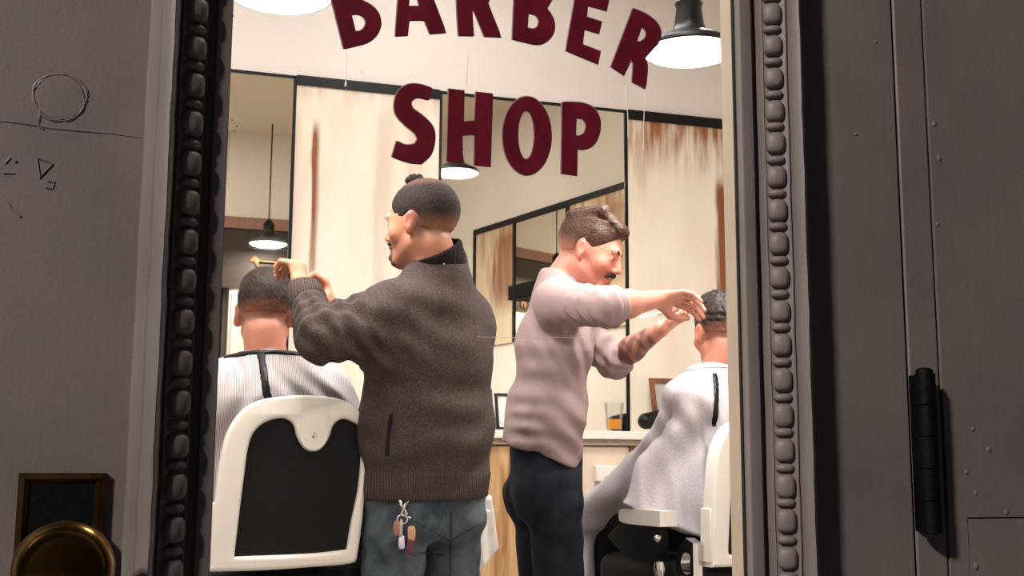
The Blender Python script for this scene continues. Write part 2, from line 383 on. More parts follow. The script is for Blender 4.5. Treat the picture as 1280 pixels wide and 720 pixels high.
def bounds(prims, pad=.03):
    lo = np.min([p[0] for p in prims], 0)-pad; hi = np.max([p[1] for p in prims], 0)+pad; return lo, hi
def set_tint(me, rgba):
    at = me.color_attributes.new('tint', 'FLOAT_COLOR', 'POINT'); at.data.foreach_set('color', np.asarray(rgba, np.float32).ravel())
def wrinkle(a, b, freq, amp, tc=.5, tw=.5, tilt=.0, ph=0.):
    """ring folds along the limb a-b"""
    a = np.asarray(a, float); ab = np.asarray(b, float)-a; L2 = ab@ab; side = nrm(np.cross(ab, [.3, .5, .8]))
    def fn(P):
        q = P-a; t = q@ab/L2; rad = np.linalg.norm(q-t[:, None]*ab, axis=1); s_ = q@side
        m = np.exp(-((t-tc)/tw)**2)*(rad < .14)*(t > -.3)*(t < 1.3)
        return amp*m*np.sin(freq*t+tilt*s_*40+ph+2.*np.sin(s_*30))
    return fn
def soft(amp, scale, seed=1):
    rng = np.random.RandomState(seed); K = rng.normal(size=(7, 3))*scale; ph = rng.rand(7)*6.28; am = rng.rand(7)*.7+.3
    def fn(P):
        w = P+.02*np.sin(P[:, [1, 2, 0]]*scale*.8)
        return amp*sum(am[i]*np.sin(w@K[i]+ph[i]) for i in range(7))/3.
    return fn

# ------------------------------------------------------------------ heads and hands
class Frame:
    def __init__(s, c, fwd, up, scale=1.):
        s.c = np.asarray(c, float); s.f = nrm(fwd); u = np.asarray(up, float); s.u = nrm(u-s.f*(u@s.f)); s.s = np.cross(s.f, s.u); s.k = scale   # s.s = the right hand side
        s.ax = np.array([s.s, s.f, s.u])
    def p(s, a, b, c): return s.c+s.k*(a*s.s+b*s.f+c*s.u)
    def loc(s, P): return ((P-s.c)@s.ax.T)/s.k
def head_prims(H):
    p, k = H.p, H.k; A = H.ax; E = lambda c, r, ax=A: el(p(*c), ax, [x*k for x in r]); S = lambda c, r: sp(p(*c), r*k); R = lambda a, b, r0, r1: rc(p(*a), p(*b), r0*k, r1*k)
    o = [(E((0, -.012, .030), (.074, .097, .088)), .01), (E((0, .028, -.022), (.061, .064, .082)), .03), (R((0, .012, -.070), (0, .066, -.094), .044, .023), .03)]
    for q in (-1, 1):
        o += [(R((q*.047, -.002, -.058), (q*.016, .066, -.098), .017, .014), .02), (S((q*.043, .058, -.028), .019), .02)]
    o += [(R((-.036, .081, .019), (.036, .081, .019), .012, .012), .014), (S((0, .074, -.098), .018), .012)]
    o += [(R((0, .089, .010), (0, .1065, -.029), .0075, .0105), .009)]
    for q in (-1, 1): o += [(S((q*.011, .096, -.035), .008), .006)]
    o += [(E((0, .089, -.0585), (.024, .012, .0065)), .006), (E((0, .087, -.0715), (.020, .012, .0075)), .006)]
    for q in (-1, 1): o += [(S((q*.032, .101, -.001), .017), .014, 'sub'), (S((q*.032, .075, -.003), .0135), .005)]
    ca, sa = cos(.22), sin(.22)
    for q in (-1, 1):
        o += [(E((q*.070, -.006, -.012), (.013, .013, .026)), .008)]
        ex = nrm(A[0]*q*.85-A[1]*.5); ez = nrm(A[2]*ca-A[1]*sa); ez = nrm(ez-ex*(ez@ex)); ey = np.cross(ez, ex); X = np.array([ex, ey, ez])
        o += [(el(p(q*.079, -.010, -.010), X, [.0085*k, .0185*k, .032*k]), .006), (el(p(q*.0905, -.005, -.010), X, [.0055*k, .010*k, .018*k]), .004, 'sub'), (S((q*.076, -.004, -.038), .009), .006)]
    return o
def hand_prims(w, x, z, side, curls, spread=(.10, .03, -.05, -.14), thumb=None, k=1.):
    """w wrist, x towards the fingers, z out of the back of the hand, side +1 right / -1 left"""
    x = nrm(x); z = np.asarray(z, float); z = nrm(z-x*(z@x)); y = side*np.cross(z, x)
    P = lambda a, b, c: w+k*(a*x+b*y+c*z); o = []
    o.append((ec(P(.0, 0, 0), P(.03, 0, 0), y, (.026*k, .02*k), (.032*k, .017*k)), .014))
    o.append((ec(P(.03, 0, 0), P(.082, .001, .001), y, (.032*k, .016*k), (.037*k, .0125*k)), .012))
    o.append((rc(P(.018, .020, -.008), P(.046, .030, -.010), .016*k, .014*k), .012))
    L = ((.043, .026, .021), (.047, .030, .022), (.043, .028, .021), (.034, .021, .018)); yb = (.029, .010, -.010, -.028); xb = (.086, .090, .087, .080)
    for i in range(4):
        pos = P(xb[i], yb[i], .001); sa = spread[i]; d0 = cos(sa)*x+sin(sa)*y; ang = 0.; r = (.0092, .0095, .009, .008)[i]*k
        for j in range(3):
            ang += curls[i][j]; d = cos(ang)*d0-sin(ang)*z; q = pos+d*L[i][j]*k
            o.append((rc(pos, q, r, r*.9), .005)); pos = q; r *= .9
    th = thumb or ((.022, .024, -.008), (.052, .048, -.018), (.080, .055, -.026), (.100, .052, -.034))
    rr = (.014, .0115, .0105, .009)
    for j in range(3): o.append((rc(P(*th[j]), P(*th[j+1]), rr[j]*k, rr[j+1]*k), .006))
    return o
def build_sdf(prims, res, pad=.03):
    lo, hi = bounds([p[0] for p in prims], pad); s = SDF(lo, hi, res)
    for p in prims:
        if len(p) > 2: s.apply(p[0], p[1], 'sub')
        else: s.apply(p[0], p[1])
    return s
def sm(x, a, b):
    t = np.clip((x-a)/(b-a), 0, 1); return t*t*(3-2*t)
def limb(J_, a, b, ra, rb, bulge=None):
    o = [(rc(J_[a], J_[b], ra, rb), .03)]
    if bulge: o.append((rc(J_[a]*.75+J_[b]*.25, J_[a]*.4+J_[b]*.6, bulge, bulge*.9), .03))
    return o
def body_prims(J_, H, fw, hands):
    side = np.cross(fw, Zv); o = []
    o += [(ec(J_['chest'], J_['neck']-Zv*.05, side, (.145, .088), (.10, .065)), .03), (ec(J_['belly'], J_['chest'], side, (.13, .080), (.145, .088)), .03), (ec(J_['pelvis'], J_['belly'], side, (.138, .084), (.13, .080)), .03)]
    for q in 'lr':
        o += [(rc(J_['neck']-Zv*.03, J_[q+'sh'], .05, .052), .04)]
        o += limb(J_, q+'sh', q+'el', .052, .040) + [(ec(J_[q+'el'], J_[q+'el']*.6+J_[q+'wr']*.4, Zv, (.040, .040), (.041, .039)), .02), (rc(J_[q+'el']*.6+J_[q+'wr']*.4, J_[q+'wr'], .039, .026), .02)]
        o += limb(J_, q+'hip', q+'kn', .085, .055) + limb(J_, q+'kn', q+'an', .052, .036, .054)
        o += [(ec(J_[q+'an']-Zv*.03, J_[q+'toe'], side, (.036, .034), (.042, .022)), .02)]
    hb = H.p(0, -.028, -.060)
    o += [(rc(hb, J_['neck']-Zv*.02, .056*H.k, .062), .025)]
    o += head_prims(H)
    for h in hands: o += h
    return o
def skin_color(H, V, base, stubble=None, hairline=None, tattoo=None):
    n = len(V); C = np.tile(np.array(lin(base)), (n, 1)); L = H.loc(V); s, f, u = L[:, 0], L[:, 1], L[:, 2]; near = (np.abs(u) < .16) & (np.abs(s) < .12) & (np.abs(f) < .16)
    red = np.array(lin((196, 92, 74)))
    def mixin(m, c, a): C[:] = C*(1-(m*a)[:, None])+np.asarray(c)*(m*a)[:, None]
    mixin(near*sm(np.abs(s), .070, .082)*(u > -.06)*(u < .04)*(f < .03)*(f > -.05), red, .5)       # ears
    mixin(near*np.exp(-((u+.064)/.011)**2-(s/.024)**2)*sm(f, .07, .085), lin((168, 84, 76)), .7)   # lips
    mixin(near*np.exp(-((u+.035)/.03)**2-((np.abs(s)-.035)/.03)**2)*(f > .03), red, .3)
    mixin(near*np.exp(-((u+.034)/.016)**2-(s/.016)**2)*(f > .09), red, .25)
    if stubble is not None:
        m = near*sm(u, -.035, -.06)*sm(f, -.005, .03); mixin(m, lin(stubble), .5)
    if hairline is not None:
        m = near*hairline(s, f, u); mixin(np.clip(m, 0, 1), lin((58, 44, 40)), .85)
    if tattoo is not None:
        a, b = tattoo; ab = b-a; t = (V-a)@ab/(ab@ab); r = np.linalg.norm(V-a-np.clip(t, 0, 1)[:, None]*ab, axis=1)
        pat = np.sin(V@np.array([90, 40, 110.])+2*np.sin(V@np.array([60, -80, 50.])))+.8*np.sin(V@np.array([-120, 150, 70.]))
        mixin((r < .06)*sm(t, -.2, -.1)*sm(t, .92, .80)*(.55+.45*sm(pat, -1.0, .6)), lin((78, 64, 66)), .9)
    return np.concatenate([C, np.ones((n, 1))], 1)
def hair_tint(V, H, skin, fade):
    L = H.loc(V); a = np.clip(fade(L[:, 0], L[:, 1], L[:, 2]), 0, 1); c = np.tile(np.array(lin(skin)), (len(V), 1)); return np.concatenate([c, a[:, None]], 1)
def mk(name, s, m, parent, tint=None, sub=None):
    me, V = s.mesh(name)
    if tint is not None: set_tint(me, tint(V))
    return link(name, me, m, parent)
def face_bits(H, root, hair, brow=True, eye_r=.0105):
    for q in (-1, 1):
        MB().ellipsoid(H.p(q*.032, .0785, -.003), [eye_r*H.k]*3).build('eye', M['eye'], root, True)
        if brow:
            s = build_sdf([(rc(H.p(q*.014, .0928, .018), H.p(q*.034, .0908, .0225), .0036, .0040), .004), (rc(H.p(q*.034, .0908, .0225), H.p(q*.048, .0765, .018), .0040, .0026), .004)], .002, .01)
            mk('eyebrow', s, M[hair], root, lambda V: np.zeros((len(V), 4)))

# ================================================================== THE DOOR AND THE STREET FRONT
DY = .8; XL, XR = .0518, .4510; GY = .8095; DT = .0313; Z0, Z1 = .52, 1.86
door = empty('door_1', (.23, DY, 0), 'dark taupe painted shop door with a long glazed pane', 'door', kind='structure')
def Dm(x, z, d): return (x, d, z)
SEG = 0.056
# left stile with the filled old lock hole, chips and the crack in its paint
mb = MB().box((-.150, DY, .02), (XL-SEG+.002, DY+DT+.008, 2.25))
c0 = atY(75, 122, DY)
ringp = [c0+np.array([.0165*cos(a)*(1+.05*sin(3*a)), .0002, .0165*sin(a)*(1+.04*sin(2*a+1))]) for a in np.linspace(0, 2*pi, 37)]
mb.sweep(ringp, [.0007+.0007*abs(sin(i*.9)) for i in range(37)], 6)
mb.lathe(c0+np.array([0, -.0005, 0]), (0, -1, 0), [(-.001, .0158), (.0003, .015), (.0005, .012), (.0004, 0)], 28)
crk = [atY(x, y, DY) for x, y in ((-20, 149), (20, 153), (48, 157), (60, 160), (95, 163), (140, 167), (176, 172))]
mb.sweep(crk, [.0004, .0007, .0009, .0006, .0008, .0005, .0004], 6)
for pts in (((46, 196), (50, 222), (66, 205), (47, 197)), ((60, 226), (68, 228), (66, 236), (58, 234)), ((6, 205), (14, 196), (20, 202)), ((10, 254), (14, 262), (26, 271)), ((4, 216), (18, 217)),
            ((45, 110), (50, 104), (58, 98)), ((104, 122), (106, 130), (102, 138)), ((50, 128), (51, 138), (47, 158), (54, 162))):
    mb.sweep([atY(x, y, DY) for x, y in pts], [.0007+.0005*random.random() for _ in pts], 6)
mb.build('stile', M['paint'], door, smooth=True)
XS1 = .5960
mb = MB().box((XR+SEG-.002, DY, .02), (XS1, DY+DT+.008, 2.25))
for (x, y) in ((1070, 168), (1095, 52)):
    p = atY(x, y, DY); mb.ellipsoid(p, (.002, .0007, .0012))
mb.build('stile', M['paint'], door, smooth=True)
MB().box((XL-SEG, DY, Z1+.05), (XR+SEG, DY+DT+.008, 2.25)).build('rail', M['paint'], door)
MB().box((XL-SEG, DY, .02), (XR+SEG, DY+DT+.008, Z0-.05)).build('rail', M['paint'], door)
# bolection moulding with its bead-and-reel, one each side and straight lengths above and below
PROF = [(0, -.0312), (0, .0006), (.001, .0012), (.0095, .0012), (.0103, .0004), (.0106, -.006), (.0160, -.006), (.0164, .003), (.0178, .0050), (.0190, .0044), (.0245, .0072), (.0320, .0136),
        (.0330, .0150), (.0338, .0150), (.0343, .0128), (.0352, .0128), (.0358, .0200), (.0372, .0245), (.0392, .0262), (.0420, .0250), (.0450, .0205), (.0468, .0178), (.0480, .0176), (.0500, .0120), (.0530, .0050), (.0548, .0035), (.0552, 0), (.0552, -.010)]
def moulding(sx, x0):
    m = MB(); n = len(PROF); vs = []; rng = random.Random(5 if sx > 0 else 8); NZ = 90; zs = [Z0-.05+(Z1-Z0+.1)*i/NZ for i in range(NZ+1)]
    for z in zs:
        for (u, h) in PROF:
            w = .00025*sin(z*61+u*300)+.0002*sin(z*173)
            vs.append((x0+sx*(u+(w if u > .012 else 0)), DY-h, z))
    m.add(vs, [(i*n+k, i*n+k+1, (i+1)*n+k+1, (i+1)*n+k) for i in range(NZ) for k in range(n-1)])
    ax = np.array([nrm((sx*.014, -.0068*1.2, 0)), nrm((-sx*.0068*1.2, -.014, 0)), (0, 0, 1.)])
    pitch = .0269; z = Z0-.02
    cx, cy = x0+sx*.0254, DY-.0080
    while z < Z1+.02:
        j = rng.uniform(-.0006, .0006)
        m.ellipsoid((cx, cy, z+j), (.0076, .0074, .0088+rng.uniform(-.0004, .0004)), ax, 16, 12, .62)
        m.ellipsoid((cx, cy, z+.0136+j), (.0074, .0062, .0034), ax, 16, 8, .75)
        z += pitch
    o = m.build('beaded_moulding', M['paint'], door, smooth=True)
moulding(-1, XL); moulding(1, XR)
for z0, z1 in ((Z1, Z1+.05), (Z0-.05, Z0)):
    MB().box((XL-.05, DY-.018, z0), (XR+.05, DY+DT, z1)).build('moulding_rail', M['paint'], door, bevel=.006)
# inner side of the glazing rebate, painted cream, lit from the room
MB().box((XR-.0004, GY+.002, Z0), (XR+.012, DY+DT, Z1)).build('inner_bead', M['cream_paint'], door)
MB().box((XL-.012, GY+.002, Z0), (XL+.0004, DY+DT, Z1)).build('inner_bead', M['cream_paint'], door)
MB().box((XR-.0012, GY-.0012, Z0), (XR+.002, GY+.0022, Z1)).build('putty_line', M['near_black'], door)
pane = MB().add([(XL-.004, GY, Z0), (XR+.004, GY, Z0), (XR+.004, GY, Z1), (XL-.004, GY, Z1)], [(0, 1, 2, 3)]).build('glass_pane', M['glass'], door)
# --- lettering on the pane
LT = [
 ('B', [(405,-36),(440,-42),(455,-34),(461,-18),(452,0.5),(463.7,6.9),(471.5,14.6),(475.3,25.8),(474.9,34.5),(468.9,45.6),(458.6,53.4),(443,57.7),(429.6,61)], [[(438.8,19),(446.5,18),(453.4,21.5),(456.8,27.6),(455,34.5),(450,38.8),(443.9,39.6)], [(426,-22),(438,-25),(444,-18),(441,-8),(430,-4)]]),
 ('A', [(501,-50),(523,-50),(541.3,0),(557.1,40.8),(537,42.6),(530,25.4),(511.1,25.8),(508.9,44.6),(493.9,45.3),(497.3,0)], [[(510.2,7.8),(524,7.8),(515,-22),(513,-22)]]),
 ('R', [(570,-46),(600,-45),(616,-36),(621,-22),(616,-8),(609.5,3),(611,9),(626,46.5),(605.3,45.8),(590.3,10.3),(591.5,45.3),(572.8,44.6),(570.5,0)], [[(588,-8),(598,-9),(603,-18),(598,-28),(588,-30)]]),
 ('B', [(645,-42),(668,-40),(684,-31),(690,-15),(688.9,0),(683,10.5),(690.6,22.4),(692.7,35.3),(688.9,45.6),(680.3,53.4),(670,55.6),(654.5,52.5),(640.3,49.1),(642.4,0)], [[(660,17.2),(668.2,18.9),(673,25.8),(671.7,33.6),(666.5,36.5),(658.8,34.8)], [(662,-24),(670,-22),(673,-14),(668,-5),(661,-4)]]),
 ('E', [(722,-26),(763,-10),(757.8,13.8),(734.6,7.2),(732.8,21.5),(751.8,27.6),(748.3,42.2),(730.2,37),(727.7,56),(750.4,64.6),(747.5,80.4),(707,63.4),(718.2,0)], []),
 ('R', [(790.9,10.7),(806,17.2),(818.1,25.8),(824.1,34.5),(825.3,43),(822.4,53.4),(814.7,62),(805.6,72.5),(808.6,82.7),(806.4,111.1),(789.7,102.5),(791,80),(788.5,75),(779.3,94.7),(763.3,84)], [[(801.7,33.6),(806.9,39.6),(806,47.4),(800,52.5),(795.4,51.4)]]),
 ('S', [(539.3,110.4),(535.4,125),(520.8,122),(513,126.9),(515,134.7),(528.6,145.4),(540.3,158),(543.2,173.6),(538.3,193),(526.7,204.7),(509.2,202.8),(489.7,196),(495.6,176.5),(507.2,181.4),(517.9,180.4),(521.8,173.6),(517.9,166.8),(505.3,156.1),(494.6,143.5),(492.6,128.9),(498.5,113.3),(511.1,105.6),(524.7,105.9)], []),
 ('H', [(560.7,111),(579.5,113.3),(578.8,152.2),(592.8,151.2),(594.7,114.9),(615.1,117.2),(612.2,209),(592.4,206.6),(593.1,168.7),(577.2,169.3),(576.2,203.7),(558.1,201.8)], []),
 ('O', [(658.2+30.3*cos(a)*(1 if True else 0), 169.9+48.8*sin(a)) for a in np.linspace(0, 2*pi, 28)[:-1]], [[(657.2+10.4*cos(a), 168.9+30.5*sin(a)) for a in np.linspace(0, 2*pi, 24)[:-1]]]),
 ('P', [(702.3,127.9),(726.6,128.9),(742.2,135.7),(749.4,150.3),(748.4,167.8),(740.2,182.3),(728.6,186.6),(720.8,185.7),(720.4,219.9),(701.4,217.3)], [[(719.8,148.3),(727.6,148.3),(732.1,157),(729.6,166.8),(722.8,170),(718.9,169.7)]]),
]
def gl(x, y, d):
    p = atY(x, y, GY); return (p[0], GY-d, p[2])
def grow(loop, g):
    P = [np.asarray(p, float) for p in loop]; a = sum(P[i-1][0]*P[i][1]-P[i][0]*P[i-1][1] for i in range(len(P))); sg = 1 if a > 0 else -1; out = []
    for i in range(len(P)):
        t = P[(i+1) % len(P)]-P[i-1]; t = t/(np.linalg.norm(t)+1e-9); out.append(tuple(P[i]+sg*g*np.array([t[1], -t[0]])))
    return out
seen = {}
for ch, outer, holes in LT:
    lo = spline(outer, 5); hs = [spline(h, 4) for h in holes]
    o = MB().prism([lo]+hs, gl, .0003, .0011).build('letter', M['letter'], pane)
    o['label'] = 'maroon capital letter %s painted on the glass' % ch
    MB().prism([grow(lo, 1.3)]+[grow(h, -1.0) for h in hs], gl, .0001, .0003).build('letter_edge', M['letter_edge'], o)
for pts, r in (([(433, 62), (433.5, 84), (432.5, 100), (432, 108)], (.00012, .00012, .0003, .0012)), ([(783, 108), (784, 132), (785, 160), (785, 172)], (.0006, .00035, .0004, .0005)), ([(806, 113), (805, 140), (804, 168), (804, 188)], (.0003, .0003, .0003, .0005)),
               ([(596, 421), (640, 422), (690, 422), (738, 421)], (.00015, .00025, .00025, .0001)), ([(585, 60), (584, 85), (583, 105)], (.00012, .00015, .0004))):
    m = MB(); m.sweep([gl(x, y, .0004) for x, y in pts], list(r), 6); m.build('paint_drip', M['scuff'], pane, smooth=True)
m = MB()
for x, y in ((452, 90), (455, 92), (290, 150), (296, 158), (293, 164), (838, 170), (878, 130), (292, 20), (600, 190), (555, 330), (770, 250)): m.ellipsoid(gl(x, y, .0002), (.0006, .0002, .0006), None, 8, 6)
m.build('glass_specks', M['scuff'], pane, smooth=True)
# --- knob and lock plate
px = lambda x, y: atY(x, y, DY)
pl0, pl1 = px(22, 591), px(133, 591); x0, x1, zt, zb = pl0[0]+.001, pl1[0], pl0[2], pl0[2]-.235
fr = MB()
def rect(x0, x1, z0, z1): return [(x0, z0), (x1, z0), (x1, z1), (x0, z1)]
b = .0068
O = rect(x0, x1, zb, zt); I = rect(x0+b, x1-b, zb+b, zt-b); Mi = rect(x0+b*.55, x1-b*.55, zb+b*.55, zt-b*.55)
vs = [(p[0], DY+.0002, p[1]) for p in O]+[(p[0], DY-.004, p[1]) for p in O]+[(p[0], DY-.0062, p[1]) for p in Mi]+[(p[0], DY-.0032, p[1]) for p in I]
fr.add(vs, [(r*4+i, r*4+(i+1) % 4, (r+1)*4+(i+1) % 4, (r+1)*4+i) for r in range(3) for i in range(4)])
plate = fr.build('lock_plate', M['brass_dark'], door); plate['label'] = 'rectangular brass lock plate with a black sunken field'
MB().box((x0+b-.001, DY-.0034, zb+b-.001), (x1-b+.001, DY-.001, zt-b+.001)).build('plate_field', M['black_iron'], plate)
kc = np.array(atY(79, 713, DY-.056)); kc[1] = DY
kn = MB().lathe(kc, (0, -1, 0), [(.003, .0), (.003, .0265), (.007, .026), (.010, .021), (.014, .013), (.026, .0105), (.034, .012), (.040, .019), (.047, .0262), (.0535, .0290), (.0585, .0284), (.0625, .0255), (.0640, .0235), (.0632, .0215), (.0640, .019), (.0660, .010), (.0665, 0)], 56)
kn.build('door_knob', M['brass'], door, smooth=True)['label'] = 'round aged brass door knob'
# --- hinge on the hanging side
hx = .6040; hy = DY-.0125
zt, zb = atY(1157, 467, hy)[2], atY(1160, 667, hy)[2]
hb = MB(); n5 = 5
for i in range(n5):
    a = zb+(zt-zb)*i/n5; c = zb+(zt-zb)*(i+1)/n5
    hb.lathe((hx+random.uniform(-.0006, .0006), hy, a), (0, 0, 1), [(.0001, 0), (.0001, .0076), (.0007, .0082), (c-a-.0007, .0082), (c-a-.0001, .0076), (c-a-.0001, 0)], 20)
hb.box((hx-.005, hy+.003, zb+.002), (hx+.005, DY+.001, zt-.001)); hb.lathe((hx, hy, zt), (0, 0, 1), [(0, .0070), (.003, .0066), (.0045, .004), (.005, 0)], 16)
hb.build('hinge', M['black_iron'], door, smooth=True)['label'] = 'black iron hinge barrel on the door edge'
# --- jamb strip and casing to the right of the door
c1 = atY(1124, 0, DY)[0]
MB().box((.5995, DY+.0005, 0), (.6285, DY+.09, 2.32)).build('trim_1', M['paint'], None, bevel=.0016); tag(bpy.data.objects['trim_1'], kind='structure')
zj = atY(1200, 648, DY)[2]
mb = MB().box((.6302, DY-.0006, zj+.0008), (1.15, DY+.09, 2.6)).box((.6302, DY-.0006, 0), (.6480, DY+.09, zj+.0008)).box((.6490, DY-.0002, 0), (1.15, DY+.09, zj-.0006))
for (x, y, r) in ((1216, 536, .0016), (1236, 562, .0022), (1208, 590, .0018), (1220, 616, .0018), (1258, 640, .0022), (1168, 155, .0022), (1174, 198, .0025), (1172, 280, .0016), (1220, 708, .0024)):
    mb.ellipsoid(atY(x, y, DY-.0006), (r, .0009, r*1.2), None, 10, 6)
mb.build('trim_2', M['paint'], None, smooth=True); tag(bpy.data.objects['trim_2'], kind='structure')
MB().box((.590, DY+.042, 0), (.66, DY+.075, 2.3)).build('trim_3', M['near_black']); tag(bpy.data.objects['trim_3'], kind='structure')
# ================================================================== THE ROOM
YB = 5.0; ZC = 3.45
def struct(name, mb, m, **kw):
    return tag(mb.build(name, m, None, **kw), kind='structure')
struct('pavement', MB().box((-4, -4, -.14), (4, DY-.02, 0)), M['concrete'])
floorm = simple('dark_floor_tiles', (120, 110, 100), .45, nscale=6)
struct('floor', MB().box((-2.2, DY+.12, -.08), (3.6, YB, 0)), floorm)
struct('ceiling', MB().box((-2.2, DY+.1, ZC), (3.6, YB+.1, ZC+.1)), simple('stone_grey_ceiling', (228, 216, 197), .85, var=.03, nscale=2))
struct('wall_back', MB().box((-2.2, YB, 0), (3.6, YB+.1, ZC)), M['white_wall'])
struct('wall_left', MB().box((-2.3, DY+.1, 0), (-2.2, YB+.1, ZC)), M['white_wall'])
struct('wall_front', MB().box((-2.3, DY+.02, 0), (-.152, DY+.12, ZC)).box((-.152, DY+.02, 2.26), (.60, DY+.12, ZC)).box((.64, DY+.0905, 0), (2.4, DY+.19, ZC)).box((.60, DY+.0905, 2.33), (.64, DY+.19, ZC)).box((1.15, DY-.01, 0), (4, DY+.09, ZC)), M['white_wall'])
# the right hand wall runs slantwise, parallel to nothing
RW0 = np.array([2.17, 1.0]); RW1 = np.array([3.18, 5.0]); RD = nrm(RW1-RW0); RN = np.array([-RD[1], RD[0]])
def rw(t, z, d):   # t metres along the wall from the street, d out of the wall into the room
    q = RW0+RD*t+RN*d; return (q[0], q[1], z)
def rbox(mb, t0, t1, z0, z1, d0, d1):
    v = [rw(t, z, d) for z in (z0, z1) for (t, d) in ((t0, d0), (t1, d0), (t1, d1), (t0, d1))]
    return mb.add(v, [(0,3,2,1),(4,5,6,7),(0,1,5,4),(1,2,6,5),(2,3,7,6),(3,0,4,7)])
struct('wall_right', rbox(MB(), -.2, 4.15, 0, ZC, -.1, 0), M['white_wall'])
# ---- panels and mirrors along the back wall
TZ = 2.612; CZ = 1.068
X1, X2, X3, X4 = -.30, .600, 1.262, 2.178
pA = panelmat('cream_panel_streaked', [(.700, .024, 1.55, 2.45, .8), (.694, .013, 1.80, 2.43, 1.5), (.60, .05, 1.1, 2.5, .25), (1.0, .05, 1.0, 2.55, .22), (1.15, .05, 1.2, 2.5, .2)], [(TZ, .16, .5)], seed=1.)
pB = panelmat('cream_panel_rusted', [(2.68, .036, 1.40, 2.36, 1.2), (2.685, .020, 1.55, 2.30, 2.4), (2.25, .05, 2.1, 2.6, .4)], [(TZ-.03, .34, 1.25), (TZ-.03, .12, .8)], seed=7.)
def panel(name, x0, x1, m, label):
    o = MB().box((x0, YB-.022, CZ+.002), (x1, YB-.001, TZ-.034)).build(name, m, None); tag(o, label, 'wall panel'); return o
panel('wall_panel', X2+.008, X3-.006, pA, 'cream painted wall panel with one long brown water streak, between the two mirrors')
panel('wall_panel', X4+.010, 3.05, pB, 'rust-stained cream wall panel behind the right-hand client')
def mirror(x0, x1, label):
    r = empty('wall_mirror', ((x0+x1)/2, YB, CZ), label, 'mirror')
    MB().box((x0, YB-.020, CZ+.002), (x1, YB-.002, TZ-.006)).build('mirror_glass', M['mirror'], r)
    f = MB(); 
    f.box((x0-.006, YB-.026, CZ+.002), (x0+.006, YB-.001, TZ)); f.box((x1-.007, YB-.026, CZ+.002), (x1+.007, YB-.001, TZ)); f.box((x0, YB-.026, TZ-.012), (x1, YB-.001, TZ))
    f.build('mirror_frame', M['black'], r); return r
mirror(X1, X2, 'tall wall mirror at the far left, above the left-hand client')
mirror(X3, X4, 'tall wall mirror between the cream panels, behind the barber in the mauve shirt')
struct('trim_4', MB().box((X2+.007, YB-.03, TZ-.040), (X3-.007, YB-.001, TZ+.004)), M['black'])
struct('trim_5', MB().box((X4+.008, YB-.03, TZ-.044), (3.05, YB-.001, TZ+.004)), M['black'])
# ---- right wall: the panels and mirrors that show in the big mirror
pC = panelmat('cream_panel_reflected', [(2.45, .05, 1.9, 2.6, .9), (2.75, .06, 1.9, 2.6, .7)], [(TZ, .5, .8)], base=(214, 196, 168), seed=3.)
def rt(Y): return (Y-1.0)/RD[1]
for (y0, y1, lab) in ((1.80, 2.30, 'stained cream panel on the right-hand wall, the one nearer the street'), (2.98, 3.75, 'stained cream panel on the right-hand wall, the one nearer the back')):
    tag(rbox(MB(), rt(y0), rt(y1), 1.75, TZ-.02, .001, .02).build('wall_panel', pC), lab, 'wall panel')
r = empty('wall_mirror', rw(rt(2.6), 1.75, 0), 'mirror set between stained panels on the right-hand wall', 'mirror')
rbox(MB(), rt(2.32), rt(2.94), 1.75, TZ-.02, .001, .018).build('mirror_glass', M['mirror'], r)
f = MB(); rbox(f, rt(2.30), rt(2.325), 1.75, TZ, .001, .026); rbox(f, rt(2.935), rt(2.98), 1.75, TZ, .001, .026); rbox(f, rt(2.30), rt(2.98), TZ-.02, TZ+.001, .001, .0262); f.build('mirror_frame', M['black'], r)
f = MB(); rbox(f, rt(1.78), rt(3.75), TZ-.02, TZ+.02, .001, .03); rbox(f, rt(1.77), rt(1.80), 1.75, TZ+.02, .001, .03); struct('trim_6', f, M['black'])
sp_ = MB(); rbox(sp_, rt(2.42), rt(2.72), 2.02, 2.12, .02, .14); tag(sp_.build('wall_speaker', M['black_iron'], None, bevel=.008), 'small black loudspeaker high on the right-hand wall', 'speaker')
# ---- wall over the door, seen in the left mirror: picture with a standing animal
FY = DY+.192
r = empty('picture_board', (1.0, FY, 2.2), 'dark brown picture board with a pale standing animal, seen in the left mirror', 'picture')
MB().box((.42, FY, 2.22), (1.45, FY+.02, 2.68)).build('board', simple('dark_brown_board', (46, 33, 25), .6, var=.4, nscale=5), r)
MB().box((.40, FY, 2.68), (1.47, FY+.035, 2.77)).build('top_rail', simple('dusty_rose_rail', (150, 112, 98), .7), r)
an = SDF((.74, FY+.004, 2.20), (1.12, FY+.05, 2.6), .004); y_ = FY+.022
def A2(x, z): return np.array([.81+x*.92, y_, 2.235+z*.86])
for a, b_, ra, rb_ in ((A2(.06, .20), A2(.20, .20), .036, .034), (A2(.05, .20), A2(.005, .25), .026, .02), (A2(.005, .25), A2(-.02, .235), .02, .012), (A2(.06, .18), A2(.05, .02), .018, .010), (A2(.09, .18), A2(.09, .02), .016, .010), (A2(.20, .18), A2(.19, .02), .02, .010), (A2(.22, .19), A2(.235, .02), .02, .010), (A2(.22, .22), A2(.26, .10), .010, .006)):
    an.apply(rc(a, b_, ra, rb_), .02)
mk('animal_relief', an, simple('tan_animal_paint', (150, 112, 80), .7, var=.25, nscale=40), r)
MB().sweep([(.50+.035*cos(g), FY+.03, 2.50+.085*sin(g)) for g in np.linspace(-.9, 4.4, 22)], .011, 8).build('red_loop', simple('faded_red_ribbon', (150, 70, 62), .7), r, smooth=True)
MB().box((.66, FY, 1.15), (1.47, FY+.012, 2.20)).build('lower_board', M['white_gloss'], r)
